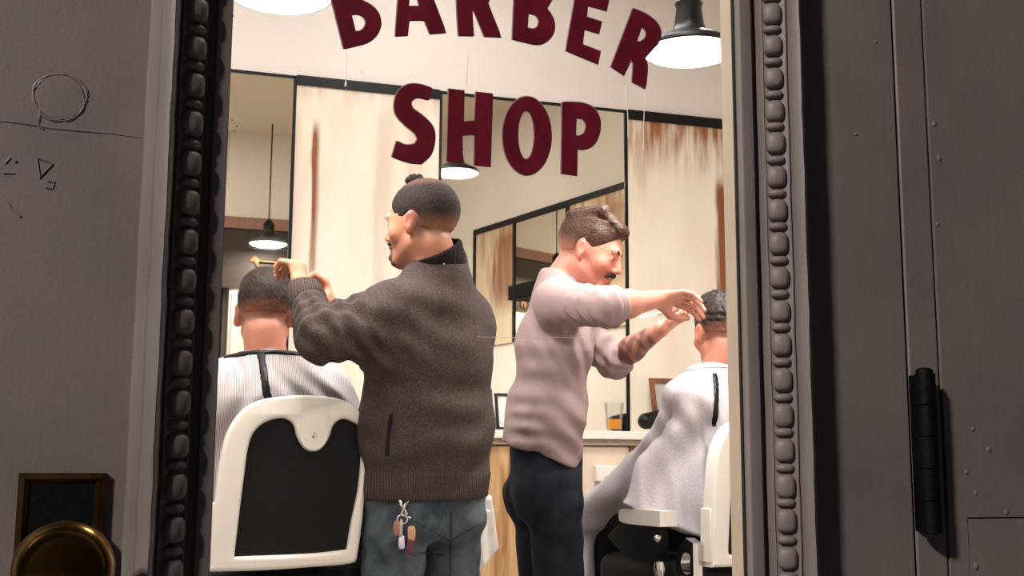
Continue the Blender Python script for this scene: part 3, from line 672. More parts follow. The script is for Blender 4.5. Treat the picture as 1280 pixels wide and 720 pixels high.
MB().box((.78, FY+.012, 1.45), (.92, FY+.02, 1.95)).build('blue_sheet', simple('sky_blue_sheet', (120, 190, 220), .6), r)
# ================================================================== COUNTER AND WHAT STANDS ON IT
CY = 4.66
r = empty('counter', (1.2, YB, 0), 'long narrow white counter running under the mirrors', 'counter')
MB().box((-.6, CY, CZ-.036), (2.34, YB-.001, CZ)).build('counter_top', M['white_gloss'], r, bevel=.004)
MB().box((-.6, CY+.03, CZ-.06), (2.34, YB-.001, CZ-.036)).build('apron', M['cream_paint'], r)
def cabinet(x0, x1, m, label, doors=2):
    r = empty('base_cabinet', ((x0+x1)/2, CY+.05, 0), label, 'cabinet')
    MB().box((x0, CY+.07, .06), (x1, YB-.01, CZ-.062)).box((x0+.002, CY+.11, 0), (x1-.002, YB-.012, .0605)).build('carcass', m, r)
    w = (x1-x0)/doors
    for i in range(doors):
        d = MB().box((x0+i*w+.004, CY+.048, .10), (x0+(i+1)*w-.004, CY+.069, CZ-.066)).build('cabinet_door', m, r, bevel=.003)
        MB().lathe((x0+(i+.5)*w+(.5-i)*w*.75, CY+.049, .72), (0, -1, 0), [(0, .006), (.012, .006), (.018, .013), (.026, .012), (.029, 0)], 14).build('knob', M['chrome'], d, smooth=True)
    return r
cabinet(1.385, 1.78, M['pine'], 'knotty pine base cabinet under the counter between the two barbers', 1)
cabinet(.50, 1.375, M['white_gloss'], 'white base cabinet under the counter behind the barber in the brown sweater', 2)
cabinet(1.79, 2.34, simple('cream_cabinet_paint', (224, 206, 184), .5, var=.05, nscale=5), 'cream base cabinet under the counter beside the pint glass', 1)
cabinet(-.6, .49, M['white_gloss'], 'white base cabinet at the left end of the counter', 2)
tag(MB().box((2.06, CY+.033, .3), (2.085, CY+.0475, CZ-.062)).build('wooden_strip', M['brown_wood']), 'slim brown wooden strip down the front of the cream cabinet', 'strip')
bx = atY(757, 592, CY+.03); r = empty('socket_box', (bx[0], CY+.03, bx[2]), 'small white socket box on the cream cabinet', 'socket')
MB().box((bx[0]-.05, CY+.008, bx[2]-.035), (bx[0]+.05, CY+.047, bx[2]+.035)).build('housing', M['white_gloss'], r, bevel=.006)
MB().box((bx[0]-.012, CY+.004, bx[2]-.03), (bx[0]+.018, CY+.009, bx[2]-.012)).build('plug', M['black'], r, bevel=.002)
# pint glass with amber drink
g0 = atY(768, 546, 4.71); gx = g0[0]; r = empty('pint_glass', (gx, 4.71, CZ), 'clear pint glass half full of amber drink on the counter', 'glass')
MB().lathe((gx, 4.71, CZ), (0, 0, 1), [(.001, 0), (.001, .031), (.008, .033), (.124, .044), (.126, .0425), (.124, .0415), (.010, .030), (.010, 0)], 28).build('tumbler', M['tumbler'], r, smooth=True)
MB().lathe((gx, 4.71, CZ), (0, 0, 1), [(.011, 0), (.011, .0292), (.050, .0338), (.052, .033), (.052, 0)], 28).build('drink', simple('amber_drink', (236, 150, 36), .2, var=.1), r, smooth=True)
# framed pictures leaning on the counter
def frame(pxa, pya, pxb, pyb, Y, m, mi, label, lean=.04, wd=.010, name='framed_print'):
    a = atY(pxa, pya, Y); b = atY(pxb, pyb, Y); r = empty(name, ((a[0]+b[0])/2, Y, b[2]), label, 'picture frame')
    x0, x1, z0, z1 = a[0], b[0], max(b[2], CZ+.001), a[2]
    mp = lambda x, z, d: (x, Y+(z-z0)/(z1-z0)*lean-d, z)
    MB().prism([rect(x0, x1, z0, z1), rect(x0+wd, x1-wd, z0+wd, z1-wd)[::-1]], mp, 0, .014).build('frame', m, r)
    MB().prism([rect(x0+wd*.9, x1-wd*.9, z0+wd*.9, z1-wd*.9)], mp, .002, .006).build('picture', mi, r); return r
frame(621, 491, 641, 537, 4.78, M['black'], simple('pale_print', (214, 214, 206), .4, var=.1, nscale=14), 'black framed pale print leaning on the counter between the barbers')
frame(606, 486, 617, 538, 4.82, simple('steel_blue_frame', (70, 80, 92), .4), simple('slate_print', (92, 108, 122), .4, var=.3, nscale=12), 'small slate blue framed photo on the counter behind the brown sweater')
frame(815, 472, 862, 520, 4.86, M['brown_wood'], simple('grey_print', (170, 166, 156), .4, var=.2, nscale=10), 'brown wooden picture frame on the counter next to the right-hand client', wd=.022)
# dark things by the right end of the counter
q = atY(822, 512, 4.80); r = empty('hair_dryer', (q[0], 4.8, CZ), 'black hair dryer lying on the counter under the brown picture frame', 'hair dryer')
s = build_sdf([(rc((q[0]-.06, 4.80, CZ+.05), (q[0]+.08, 4.80, CZ+.07), .036, .046), .02), (rc((q[0]+.04, 4.80, CZ+.05), (q[0]-.005, 4.79, CZ+.016), .020, .015), .01)], .005)
mk('dryer_body', s, M['black'], r)
MB().lathe((q[0]+.055, 4.80, CZ+.117), (.9, 0, .12), [(0, 0), (0, .022), (.03, .02), (.05, .018), (.05, 0)], 16).build('nozzle', M['black_iron'], r, smooth=True)
q = atY(436, 505, 4.80); r = empty('towel_stack', (q[0], 4.8, CZ), 'stack of folded grey blue towels on the counter left of the brown sweater', 'towels')
for i, c in enumerate(((150, 156, 164), (176, 178, 182), (140, 148, 158))):
    MB().box((q[0]-.10+.006*i, 4.71, CZ+.002+.034*i), (q[0]+.10-.004*i, 4.93, CZ+.034+.034*i)).build('folded_towel', simple('folded_towel_%d' % i, c, .95, bscale=200, bstr=.4), r, bevel=.014, seg=3)
# ================================================================== PENDANT LAMPS
def pendant(c, rad, label, ztop=ZC, power=18):
    r = empty('pendant_lamp', c, label, 'lamp', 'pendant lamps'); x, y, z = c; k = rad/.135
    MB().lathe(c, (0, 0, 1), [(.0, rad), (.004, rad+.003), (.012, rad), (.024, rad*.93), (.044, rad*.62), (.062, rad*.38), (.085, rad*.32), (.135, rad*.27), (.15, rad*.30), (.165, rad*.22), (.19, .012), (.19, 0)], 40).build('lamp_shade', M['black'], r, smooth=True)
    MB().lathe(c, (0, 0, 1), [(.012, rad*.97), (.001, rad*.985), (-.002, rad*.95), (-.004, rad*.5), (-.0045, 0)], 40).build('glowing_diffuser', M['lamp_glow'], r, smooth=True)
    MB().lathe((x, y, z+.185), (0, 0, 1), [(0, .005), (ztop-z-.19, .006)], 8).build('stem', M['black'], r, smooth=True)
    l = bpy.data.lights.new('lamp_light', 'AREA'); l.shape = 'DISK'; l.size = rad*1.6; l.energy = power; l.color = (1, .96, .92)
    lo = bpy.data.objects.new('lamp_light', l); COL.objects.link(lo); lo.location = (x, y, z-.0065); lo.parent = r; lo.matrix_parent_inverse = Matrix.Translation(tuple(-np.array(c, float))); lo['label'] = 'light of the lamp'
pendant(tuple(J(350, -6, 3.0)), .135, 'white glowing pendant lamp above the left-hand client, cut by the top of the pane')
pendant(tuple(J(862, 66, 3.4)), .137, 'black-shaded pendant lamp above the right-hand client')
pendant((1.765, 3.40, 2.64), .135, 'black-shaded pendant lamp mirrored behind the letters of SHOP')
pendant((.885, 1.30, 2.52), .14, 'pendant lamp near the street side, mirrored beside the animal picture')

# ================================================================== BARBER CHAIRS
from mathutils.bvhtree import BVHTree
def rot2(v, a): return np.array([v[0]*cos(a)-v[1]*sin(a), v[0]*sin(a)+v[1]*cos(a)])
def oc(x, y): return ((x-360)/483., .95+(575-y)/483.)
FR_OUT = [oc(*p) for p in ((269,712),(268,690),(272,620),(279,560),(290,531),(311,509),(345,500),(390,498),(428,504),(447,519),(455,545),(455,620),(447,700),(440,706),(400,709),(330,712))]
FR_IN = [oc(*p) for p in ((297,695),(299,670),(305,600),(311,553),(324,535),(346,527),(358,530),(364,537),(367,548),(373,559),(380,566),(388,568),(396,566),(403,559),(409,548),(412,537),(419,529),(428,527),(443,533),(449,550),(447,610),(438,660),(434,689),(390,693))]
def box_sdf(name, lo, hi, r, m, parent, res=.008):
    lo = np.asarray(lo, float); hi = np.asarray(hi, float); c = (lo+hi)/2; h = (hi-lo)/2-r
    def fn(X, Y, Z):
        q = [np.abs(X-c[0])-h[0], np.abs(Y-c[1])-h[1], np.abs(Z-c[2])-h[2]]
        return np.sqrt(sum(np.maximum(t, 0)**2 for t in q))+np.minimum(np.maximum(q[0], np.maximum(q[1], q[2])), 0)-r
    s = SDF(lo-.02, hi+.02, res); s.apply((lo, hi, fn), .001); me, V = s.mesh(name); return link(name, me, m, parent, True, False)
def round_prism(loops, mp, df, db, ins):
    lay = [(0., db), (0., df+ins), (.12, df+.5*ins), (.45, df+.13*ins), (1., df)]; m = MB(); flat = []; n = sum(len(l) for l in loops)
    for s_, d in lay:
        for i, l in enumerate(loops):
            for p in grow(l, (-ins if i == 0 else ins)*s_): flat.append(mp(p[0], p[1], d))
    fs = []; o = 0
    for l in loops:
        k = len(l)
        for q in range(len(lay)-1): fs += [(q*n+o+i, q*n+o+(i+1) % k, (q+1)*n+o+(i+1) % k, (q+1)*n+o+i) for i in range(k)]
        o += k
    top = [grow(l, (-ins if i == 0 else ins)) for i, l in enumerate(loops)]
    fs += [tuple(j+n*(len(lay)-1) for j in t) for t in tessellate_polygon([[Vector((p[0], p[1], 0)) for p in l] for l in top])]
    return m.add(flat, fs)
def make_chair(loc, yaw, label):
    r = empty('barber_chair', loc, label, 'barber chair', 'barber chairs', rz=yaw)
    mp = lambda x, z, d: (x, -.25+d, z)
    kw = dict(world=False)
    round_prism([spline(FR_OUT, 4), spline(FR_IN, 4)], mp, -.030, .022, .010).build('back_frame', M['enamel'], r, smooth=True, **kw)['label'] = 'white enamel frame of the chair back'
    MB().prism([spline([(x, z) for x, z in FR_IN], 6)], mp, -.012, .018).build('back_panel', M['black_leather'], r, **kw)['label'] = 'black panel of the chair back'
    nx, nz = oc(388, 548); o = MB().lathe((nx, -.2795, nz), (0, -1, 0), [(0, .007), (.003, .007), (.005, .004), (.005, 0)], 16).build('screw', M['chrome'], r, smooth=True, **kw)
    sx, sz = oc(388, 528); MB().prism([spline([(sx+.034*cos(g), sz-.045+.034*sin(g)) for g in np.linspace(pi, 2*pi, 9)]+[(sx+.033, sz+.042), (sx-.033, sz+.042)], 4, 60)], mp, -.0325, -.026).build('headrest_socket', M['enamel'], r, bevel=.0015, **kw)
    MB().prism([[oc(268.5, 630), oc(275, 630), oc(273, 706), oc(266.5, 706)]], mp, -.020, .030).build('side_plate', M['enamel'], r, bevel=.003, **kw)
    box_sdf('back_cushion', (-.13, -.215, .68), (.14, -.150, 1.0), .03, M['black_leather'], r)
    box_sdf('seat_cushion', (-.235, -.16, .545), (.235, .33, .672), .05, M['black_leather'], r)
    MB().box((-.225, -.17, .49), (.225, .30, .545)).build('seat_frame', M['enamel'], r, bevel=.02, seg=3, **kw)
    for q in (-1, 1):
        a = MB().prism([spline([(-.17, .780), (.02, .780), (.062, .786), (.068, .803), (.062, .820), (.02, .826), (-.17, .826)], 4, 60)], lambda y, z, d, q=q: (q*.27+d, y, z), -.030, .030).build('armrest', M['enamel'], r, bevel=.008, seg=3, **kw)
        MB().prism([spline([(-.13, .780), (.06, .780), (.16, .735), (.08, .69), (-.06, .665), (-.12, .70)], 4, 60)], lambda y, z, d, q=q: (q*.265+d, y, z), -.022, .022).build('arm_pad', M['black_leather'], a, bevel=.008, **kw)
        br = [(-.24, .735), (-.20, .748), (-.155, .70), (-.145, .645), (-.20, .605), (-.24, .62)]
        MB().prism([spline(br, 4, 60), spline([(-.225, .695), (-.195, .705), (-.175, .67), (-.20, .64), (-.225, .65)], 4, 200)], lambda y, z, d, q=q: (q*.215+d, y, z), -.016, .016).build('arm_bracket', M['chrome'], r, bevel=.004, **kw)
        MB().ellipsoid((q*.292, -.145, .745), (.014, .012, .012)).build('bracket_bolt', M['chrome'], a, smooth=True, **kw)
    MB().lathe((0, .03, 0), (0, 0, 1), [(0, 0), (0, .33), (.02, .33), (.05, .30), (.08, .12), (.10, .085), (.40, .075), (.42, .12), (.49, .14), (.49, 0)], 36).build('pedestal', M['enamel'], r, smooth=True, **kw)
    lv = MB().sweep([(-.06, -.02, .44), (-.20, -.10, .46), (-.305, -.18, .58), (-.31, -.18, .645)], .009, 10).build('lever', M['chrome'], r, smooth=True, **kw)
    MB().lathe((-.31, -.18, .63), (0, 0, 1), [(0, .011), (.02, .016), (.032, .017), (.05, .014), (.056, 0)], 16).build('grip', M['chrome'], lv, smooth=True, **kw)
    for q in (-1, 1): MB().sweep([(q*.15, .28, .51), (q*.15, .40, .42), (q*.15, .55, .22)], .012, 8).build('footrest_arm', M['chrome'], r, smooth=True, **kw)
    MB().box((-.19, .47, .20), (.19, .66, .225)).build('footrest', M['chrome'], r, bevel=.008, **kw)
    MB().box((-.17, .34, .26), (.17, .37, .50)).build('leg_pad', M['black_leather'], r, bevel=.01, **kw)
    return r
YAW2 = radians(8)
B1 = J(360, 606, 3.0); O1 = np.array([B1[0], B1[1]+.25])
B2 = J(947, 633, 3.52); O2 = B2[:2]-rot2((0, -.25), YAW2)
make_chair((O1[0], O1[1], 0), 0., 'white-framed black barber chair holding the left-hand client, its whole back in view')
make_chair((O2[0], O2[1], -.03), YAW2, 'white-framed black barber chair holding the right-hand client, cut by the door moulding')
def ch(o, yaw):
    return lambda x, y, z: np.array([*(o+rot2((x, y), yaw)), z])
# ================================================================== PEOPLE
def patch(s, region, name, m, parent, infl=.003):
    s2 = SDF.__new__(SDF); s2.lo = s.lo; s2.res = s.res; s2.n = s.n; s2.ax = s.ax
    lo, hi, fn = region; sl = s._sl(np.asarray(lo)-.02, np.asarray(hi)+.02); s2.v = np.full(tuple(s.n), 1., np.float32)
    s2.v[sl] = np.maximum(s.v[sl]-infl, fn(*s._grid(sl))); return mk(name, s2, m, parent)
def slab(a, b, w, rw_, rt_): return ec(a, b, w, (rw_, rt_), (rw_, rt_))
def hit(objs, px, py):
    d = Vector(ray(px, py)); d.normalize(); best = None; o = Vector(CAM)
    for ob in objs:
        bv = _bv.get(ob.name)
        if bv is None:
            mw = Matrix.Identity(4); p = ob
            while p is not None: mw = p.matrix_basis @ mw; p = p.parent
            me = ob.data; bv = BVHTree.FromPolygons([mw @ v.co for v in me.vertices], [tuple(p.vertices) for p in me.polygons]); _bv[ob.name] = bv
        h = bv.ray_cast(o, d)
        if h[0] is not None and (best is None or h[3] < best[1]): best = (np.array(h[0]), h[3], np.array(h[1]))
    return best
_bv = {}
def legs(J_, pelvis, fwd, sep=.09):
    s_ = np.cross(nrm(fwd), Zv)
    for q, g in (('r', 1), ('l', -1)):
        h = pelvis+g*sep*s_-Zv*.03; J_[q+'hip'] = h; J_[q+'kn'] = np.array([h[0]+.02*fwd[0], h[1]+.02*fwd[1], .49])+g*.015*s_
        J_[q+'an'] = np.array([h[0]-.02*fwd[0], h[1]-.02*fwd[1], .10])+g*.03*s_; J_[q+'toe'] = np.array([*(J_[q+'an']+.15*fwd+g*.02*s_)[:2], .035])
def shoes(J_, root):
    for q in 'lr':
        f = nrm((J_[q+'toe']-J_[q+'an'])*np.array([1, 1, 0])); sd = np.cross(f, Zv); a = J_[q+'an']
        s = build_sdf([(ec(a-f*.04-Zv*.048, J_[q+'toe']+f*.02, sd, (.046, .045), (.05, .036)), .02), (rc(a, a-Zv*.03, .05, .05), .03)], .007); s.clip((0, 0, .008), (0, 0, -1)); mk('shoe', s, M['shoe'], root)
        me = MB().prism([spline([(-.085, 0), (-.06, -.042), (.05, -.048), (.15, -.05), (.21, -.02), (.21, .02), (.15, .05), (.05, .048), (-.06, .042)], 4, 200)], lambda x, y, d: tuple(np.array([a[0], a[1], 0])+f*x+sd*y+Zv*d), .0005, .016).build('shoe_sole', M['black'], root)
F0 = (.75, .95, .5)
# ---------------------------------------------------------------- barber in the brown sweater
al = radians(48); fw = nrm(W(-cos(al), sin(al), 0))
Jb = dict(pelvis=J(532, 612, 3.15), belly=J(534, 530, 3.15), chest=J(536, 440, 3.16), neck=J(548, 331, 3.17),
          lsh=J(492, 392, 3.04), rsh=J(580, 404, 3.25), lel=J(404, 421, 2.93), rel=J(480, 450, 3.56), lwr=J(379, 364, 3.11), rwr=J(415, 388, 3.42))
legs(Jb, Jb['pelvis'], fw)
ah = radians(25); hf = nrm(W(-cos(ah), sin(ah), -.06)); Hb = Frame(J(527, 279, 3.16), hf, Zv+.06*hf, .99)
hands = [hand_prims(Jb['lwr'], W(-.30, .25, .92), W(.82, -.45, .35), -1, [(1.0, .9, .5), (1.1, .9, .5), (1.0, 1.0, .6), (.9, 1.0, .6)], k=.98),
         hand_prims(Jb['rwr'], W(-.30, -.10, .95), W(.80, .35, .35), 1, [(.75, 1.1, .7), (1.0, 1.2, .7), (1.1, 1.2, .7), (1.1, 1.2, .7)], thumb=((.022, .024, -.010), (.050, .044, -.030), (.075, .044, -.048), (.094, .036, -.060)), k=.98)]
pb = body_prims(Jb, Hb, fw, hands)
barber = empty('person', (Jb['pelvis'][0], Jb['pelvis'][1], 0), 'barber in brown knit sweater and washed jeans with a tiny topknot on cropped hair', 'person')
SK1 = (190, 132, 104)
s = build_sdf(pb, .0042)
hl1 = lambda s_, f, u: .75*sm(u, -.085, -.03)*(f < .02)*sm(f, .01, -.02)+.8*sm(u, .025, .05)*(f < .075)*(u > .0)
mk('body', s, M['skin'], barber, lambda V: skin_color(Hb, V, SK1, (96, 66, 54), hl1))
# hair: cropped sides, topknot
hs = build_sdf([(el(Hb.p(0, -.013, .032), Hb.ax, [.0775*1.0, .1005*1.0, .0905*1.0]), .01)], .003, .02)
def clipl(s, H, p, n, k=.004): return s.clip(H.p(*p), n[0]*H.s+n[1]*H.f+n[2]*H.u, k)
clipl(hs, Hb, (0, .080, .070), (0, .085, -.050)); clipl(hs, Hb, (0, .032, -.004), (0, .34, -.94))
hs.apply(sp(Hb.p(-.082, -.006, -.012), .030), .006, 'sub'); hs.apply(sp(Hb.p(.082, -.006, -.012), .030), .006, 'sub')
hs.warp(soft(.0012, 220, 4))
mk('hair', hs, M['hair_black'], barber, lambda V: hair_tint(V, Hb, SK1, lambda a, f, u: .5*sm(u, .02, -.04)*(f < .02)+.25*sm(f, .05, .085)+.12*sm(u, .085, .11)))
ks = build_sdf([(sp(Hb.p(0, .022, .128), .014), .006), (sp(Hb.p(.008, .008, .127), .015), .006), (sp(Hb.p(-.006, .034, .125), .010), .006), (rc(Hb.p(0, .0, .112), Hb.p(0, .02, .128), .014, .010), .008)], .0025, .02).warp(soft(.003, 160, 9))
mk('topknot', ks, M['hair_black'], barber, lambda V: np.zeros((len(V), 4)))
bs = build_sdf([(rc(Hb.p(-.026, .0905, -.051), Hb.p(.026, .0905, -.051), .0048, .0048), .008), (rc(Hb.p(-.014, .088, -.088), Hb.p(.014, .088, -.088), .011, .011), .012), (rc(Hb.p(-.018, .076, -.104), Hb.p(.018, .076, -.104), .012, .012), .012)], .0025, .02)
bs.warp(soft(.0012, 260, 3)); mk('beard', bs, M['hair_black'], barber, lambda V: hair_tint(V, Hb, SK1, lambda a, f, u: 0*a+.15))
face_bits(Hb, barber, 'hair_black')
# sweater
sd = np.cross(fw, Zv); hemz = J(530, 622, 3.15)
sw = [(ec(J(531, 650, 3.15), Jb['belly'], sd, (.190, .142), (.192, .142)), .04), (ec(Jb['belly'], Jb['chest'], sd, (.192, .140), (.185, .132)), .05), (ec(Jb['chest'], Jb['neck']+Zv*.01, sd, (.185, .130), (.085, .075)), .05)]
for q in 'lr':
    e = Jb[q+'el']; w_ = Jb[q+'wr']; sw += [(rc(Jb['neck']-Zv*.085, Jb[q+'sh'], .062, .072), .05), (rc(Jb[q+'sh'], e, .082, .064), .05), (rc(e, w_*.92+e*.08, .062, .046), .04)]
sw += [(rc(Jb['lsh']-Zv*.09, Jb['lel']*.5+Jb['lsh']*.5-Zv*.03, .07, .05), .05)]
S1 = build_sdf(sw, .0055)
S1.clip(hemz, (0, 0, -1)); S1.clip(Jb['neck']+Zv*.012-fw*.0, Zv*.93+fw*.36, .01)
for q in 'lr': S1.warp(wrinkle(Jb[q+'sh'], Jb[q+'el'], 26, .0045, .75, .45, .9)); S1.warp(wrinkle(Jb[q+'el'], Jb[q+'wr'], 30, .0045, .25, .5, .9))
S1.warp(soft(.004, 22, 2)); S1.warp(wrinkle(Jb['pelvis'], Jb['chest'], 24, .0035, .35, .35, .4))
def drape1(x_, y_, d_, dx_, dy_, k_, a_, s_):
    c = J(x_, y_, d_); d = nrm(W(dx_, 0, dy_)); e = np.cross(d, Fh)
    return lambda P: a_*np.exp(-((P-c)**2).sum(1)/s_**2)*np.sin((P-c)@d*k_+2.*np.sin((P-c)@e*13))
for q in ((470, 430, 3.0, .6, 1, 85, .007, .11), (560, 520, 3.05, .45, 1, 62, .006, .14), (590, 575, 3.1, -.5, 1, 70, .006, .12), (490, 580, 3.0, .3, 1, 60, .005, .12), (560, 390, 3.05, .8, 1, 55, .005, .12), (395, 425, 2.88, 1, .8, 110, .005, .07)): S1.warp(drape1(*q))
sweater = mk('sweater', S1, M['sweater'], barber)
patch(S1, (hemz-np.array([.4, .4, .05]), hemz+np.array([.4, .4, .085]), lambda X, Y, Z: (np.abs(Z-hemz[2]-.018)-.052)+0*X+0*Y), 'ribbed_hem', M['rib'], sweater, .0025)
for q in 'lr':
    e, w_ = Jb[q+'el'], Jb[q+'wr']; u_ = nrm(w_-e); patch(S1, slab(w_-u_*.030, w_+u_*.03, Zv, .066, .066), 'ribbed_cuff', M['rib'], sweater, .003)
pk = slab(J(487, 520, 2.95), J(482, 570, 2.95), Fh, .20, .0075); patch(S1, pk, 'pocket_slit', M['corduroy'], sweater, .0015)
na = nrm(Hb.p(0, -.03, -.05)-Jb['neck']); nb = Jb['neck']+Zv*.002
cs = build_sdf([(ec(nb-na*.03, nb+na*.040, sd, (.085, .079), (.079, .076)), .004)], .0045, .03); cax = nrm(na+fw*.18)
cs.apply(ec(nb-na*.0, nb+na*.14, sd, (.069, .064), (.067, .064)), .006, 'sub'); cs.clip(nb+na*.046, cax); cs.clip(nb-na*.022, -cax); cs.warp(soft(.002, 40, 6))
mk('collar', cs, M['corduroy'], barber)
# jeans
def trousers(J_, fw_, m, root, ra, waist, wst, amp=.003, seedv=5):
    sd_ = np.cross(fw_, Zv); P = J_['pelvis']; o = [(ec(P+Zv*.08, P-Zv*.03, sd_, (wst[0]-.01, wst[1]), wst), .05)]
    for q in 'lr':
        g = 1 if q == 'r' else -1
        o += [(sp(P+g*.075*sd_-fw_*.038-Zv*.065, .083), .04), (rc(J_[q+'hip'], J_[q+'kn'], ra, .072), .02), (rc(J_[q+'kn'], J_[q+'an']-Zv*.02, .070, .062), .03)]
    s = build_sdf(o, .006); s.clip((0, 0, waist), (0, 0, 1)); s.clip((0, 0, .05), (0, 0, -1)); s.warp(soft(amp, 28, seedv))
    for q in 'lr': s.warp(wrinkle(J_[q+'hip'], J_[q+'kn'], 22, .0035, .15, .3, 1.)); s.warp(wrinkle(J_[q+'kn'], J_[q+'an'], 24, .005, .1, .3, 1.))
    return s, mk('jeans', s, m, root)
SJ, jeans = trousers(Jb, fw, M['jeans'], barber, .094, Jb['pelvis'][2]+.06, (.160, .122))
patch(SJ, slab(J(530, 645, 2.98), J(528, 668, 2.98), Rv, .072, .10), 'back_pocket', M['jeans'], jeans, .002)
for a_, b_ in (((564, 640), (563, 730)), ((512, 648), (563, 676)), ((563, 676), (604, 652)), ((500, 688), (556, 694))):
    pts_ = [hit([jeans], a_[0]+(b_[0]-a_[0])*t/14., a_[1]+(b_[1]-a_[1])*t/14.) for t in range(15)]; pts_ = [h_[0] for h_ in pts_ if h_]
    MB().sweep(pts_, .0026, 6).build('seam', M['seam'], jeans, smooth=True)
shoes(Jb, barber)
# keys on the belt loop
h = hit([jeans, sweater], 505, 634); hp = h[0]-Fh*.016
r = empty('keyring', hp, 'bunch of keys and charms clipped at the left hip of the washed jeans', 'keys')
def off(dx, dy, dd=0.): return hp+Rv*dx/460.-Zv*dy/460.+Fh*dd
t = MB()
for a, b_ in (((-5, -8), (4, 8)), ((5, -8), (-3, 8)), ((-3, 8), (9, 12))): t.sweep([off(*a), off((a[0]+b_[0])/2, (a[1]+b_[1])/2, -.004), off(*b_)], .0035, 8)
t.sweep([off(6*cos(g)-1, 14+5*sin(g), -.002) for g in np.linspace(0, 2*pi, 17)], .002, 6, False); t.build('clip', M['chrome'], r, smooth=True)
for (x, y, w_, hh, c, nm) in ((-7, 24, 4.5, 9, (150, 104, 84), 'leather_charm'), (-1, 40, 4, 8, (214, 206, 226), 'striped_charm'), (10, 30, 5, 9, (196, 150, 120), 'tan_charm'), (9, 44, 4, 10, (96, 48, 58), 'red_charm'), (-2, 25, 2.2, 12, (190, 188, 186), 'key'), (4, 34, 2.4, 12, (60, 54, 70), 'key')):
    MB().ellipsoid(off(x, y, -.003), (w_/460, .005, hh/460), np.array([Rv, Fh, Zv]), 12, 8, .7).build(nm, simple(nm+'_paint', c, .4, 1. if nm == 'key' else 0.), r, smooth=True)
# towel
r = empty('towel', J(606, 624, 3.22), 'white towel hanging from the right back pocket of the washed jeans', 'towel')
ts = build_sdf([(ec(J(604, 626, 3.22), J(608, 700, 3.25), W(.6, .8, 0), (.030, .012), (.050, .010)), .02), (ec(J(603, 640, 3.20), J(600, 722, 3.20), W(.8, .5, 0), (.022, .012), (.030, .010)), .01), (ec(J(611, 640, 3.27), J(617, 690, 3.28), W(.3, .9, 0), (.025, .010), (.022, .008)), .01)], .0045)
ts.warp(lambda P: .004*np.sin((P@Rv)*160+(P@Zv)*20)); ts.clip(J(620, 690, 3.2), nrm(np.cross(ray(610, 700), J(618, 694, 3.2)-J(600, 716, 3.2)))); mk('towel_cloth', ts, M['towel'], r)
# ---------------------------------------------------------------- barber in the mauve shirt
be = radians(14); fw2 = nrm(W(cos(be), sin(be), 0)); sd2 = np.cross(fw2, Zv)
Jm = dict(pelvis=J(682, 596, 3.70), belly=J(686, 515, 3.70), chest=J(692, 432, 3.70), neck=J(699, 352, 3.70),
          rsh=J(697, 380, 3.53), lsh=J(692, 384, 3.86), rel=J(760, 384, 3.34), lel=J(768, 452, 3.80), rwr=J(822, 374, 3.52), lwr=J(826, 411, 3.68))
legs(Jm, Jm['pelvis'], fw2)
bh = radians(-14); hf2 = nrm(W(cos(bh), sin(bh), -.42)); Hm = Frame(J(737, 313, 3.68), hf2, Zv, 1.04)
hands = [hand_prims(Jm['rwr'], W(.86, .42, .10), W(-.1, .62, .78), 1, [(.55, .55, .3), (.65, .6, .3), (.6, .6, .3), (.5, .6, .3)], thumb=((.022, .024, -.010), (.052, .046, -.030), (.080, .046, -.045), (.104, .040, -.050)), k=.98),
         hand_prims(Jm['lwr'], W(.80, .10, .50), W(.2, -.35, -.9), -1, [(.5, .6, .4), (.8, .9, .5), (1.1, 1.1, .6), (1.2, 1.1, .6)], thumb=((.022, .024, -.010), (.050, .044, -.030), (.078, .040, -.042), (.100, .030, -.045)), k=.98)]
pm = body_prims(Jm, Hm, fw2, hands)
barber2 = empty('person', (Jm['pelvis'][0], Jm['pelvis'][1], 0), 'barber in mauve long-sleeved shirt and dark jeans, slicked-back hair, beside the right-hand client', 'person')
SK2 = (208, 142, 122)
mk('body', build_sdf(pm, .0042), M['skin'], barber2, lambda V: skin_color(Hm, V, SK2, (176, 108, 92), lambda s_, f, u: .7*sm(u, -.06, -.01)*sm(f, -.01, -.04), (Jm['lel'], Jm['lwr'])))
hs = build_sdf([(el(Hm.p(0, -.012, .034), Hm.ax, [.0785*1.04, .101*1.04, .092*1.04]), .01), (ec(Hm.p(0, .071, .087), Hm.p(0, .0, .122), Hm.s, (.052, .022), (.060, .022)), .02), (ec(Hm.p(0, .0, .120), Hm.p(0, -.085, .080), Hm.s, (.060, .022), (.055, .02)), .02)], .003, .03)
clipl(hs, Hm, (0, .084, .070), (0, .075, -.060)); clipl(hs, Hm, (0, .034, .0), (0, .30, -.95))
for q in (-1, 1): hs.apply(sp(Hm.p(q*.082, -.006, -.014), .031), .006, 'sub')
def groove(P):
    L = Hm.loc(P); return .0022*np.sin(L[:, 0]*420+3*np.sin(L[:, 1]*25))*sm(L[:, 2], .055, .085)
hs.warp(groove); mk('hair', hs, M['hair_brown'], barber2, lambda V: hair_tint(V, Hm, SK2, lambda a, f, u: .6*sm(u, .03, -.03)*(f < -.03)+.25*sm(u, .02, -.01)*(f > -.03)))
bs = build_sdf([(rc(Hm.p(-.024, .0925, -.051), Hm.p(0, .100, -.048), .005, .006), .006), (rc(Hm.p(.024, .0925, -.051), Hm.p(0, .100, -.048), .005, .006), .006), (rc(Hm.p(-.030, .084, -.060), Hm.p(-.024, .092, -.051), .004, .005), .006), (rc(Hm.p(.030, .084, -.060), Hm.p(.024, .092, -.051), .004, .005), .006)], .0025, .02)
mk('moustache', bs, M['hair_dark'], barber2, lambda V: np.zeros((len(V), 4))); face_bits(Hm, barber2, 'hair_dark')
hem = J(679, 568, 3.70)
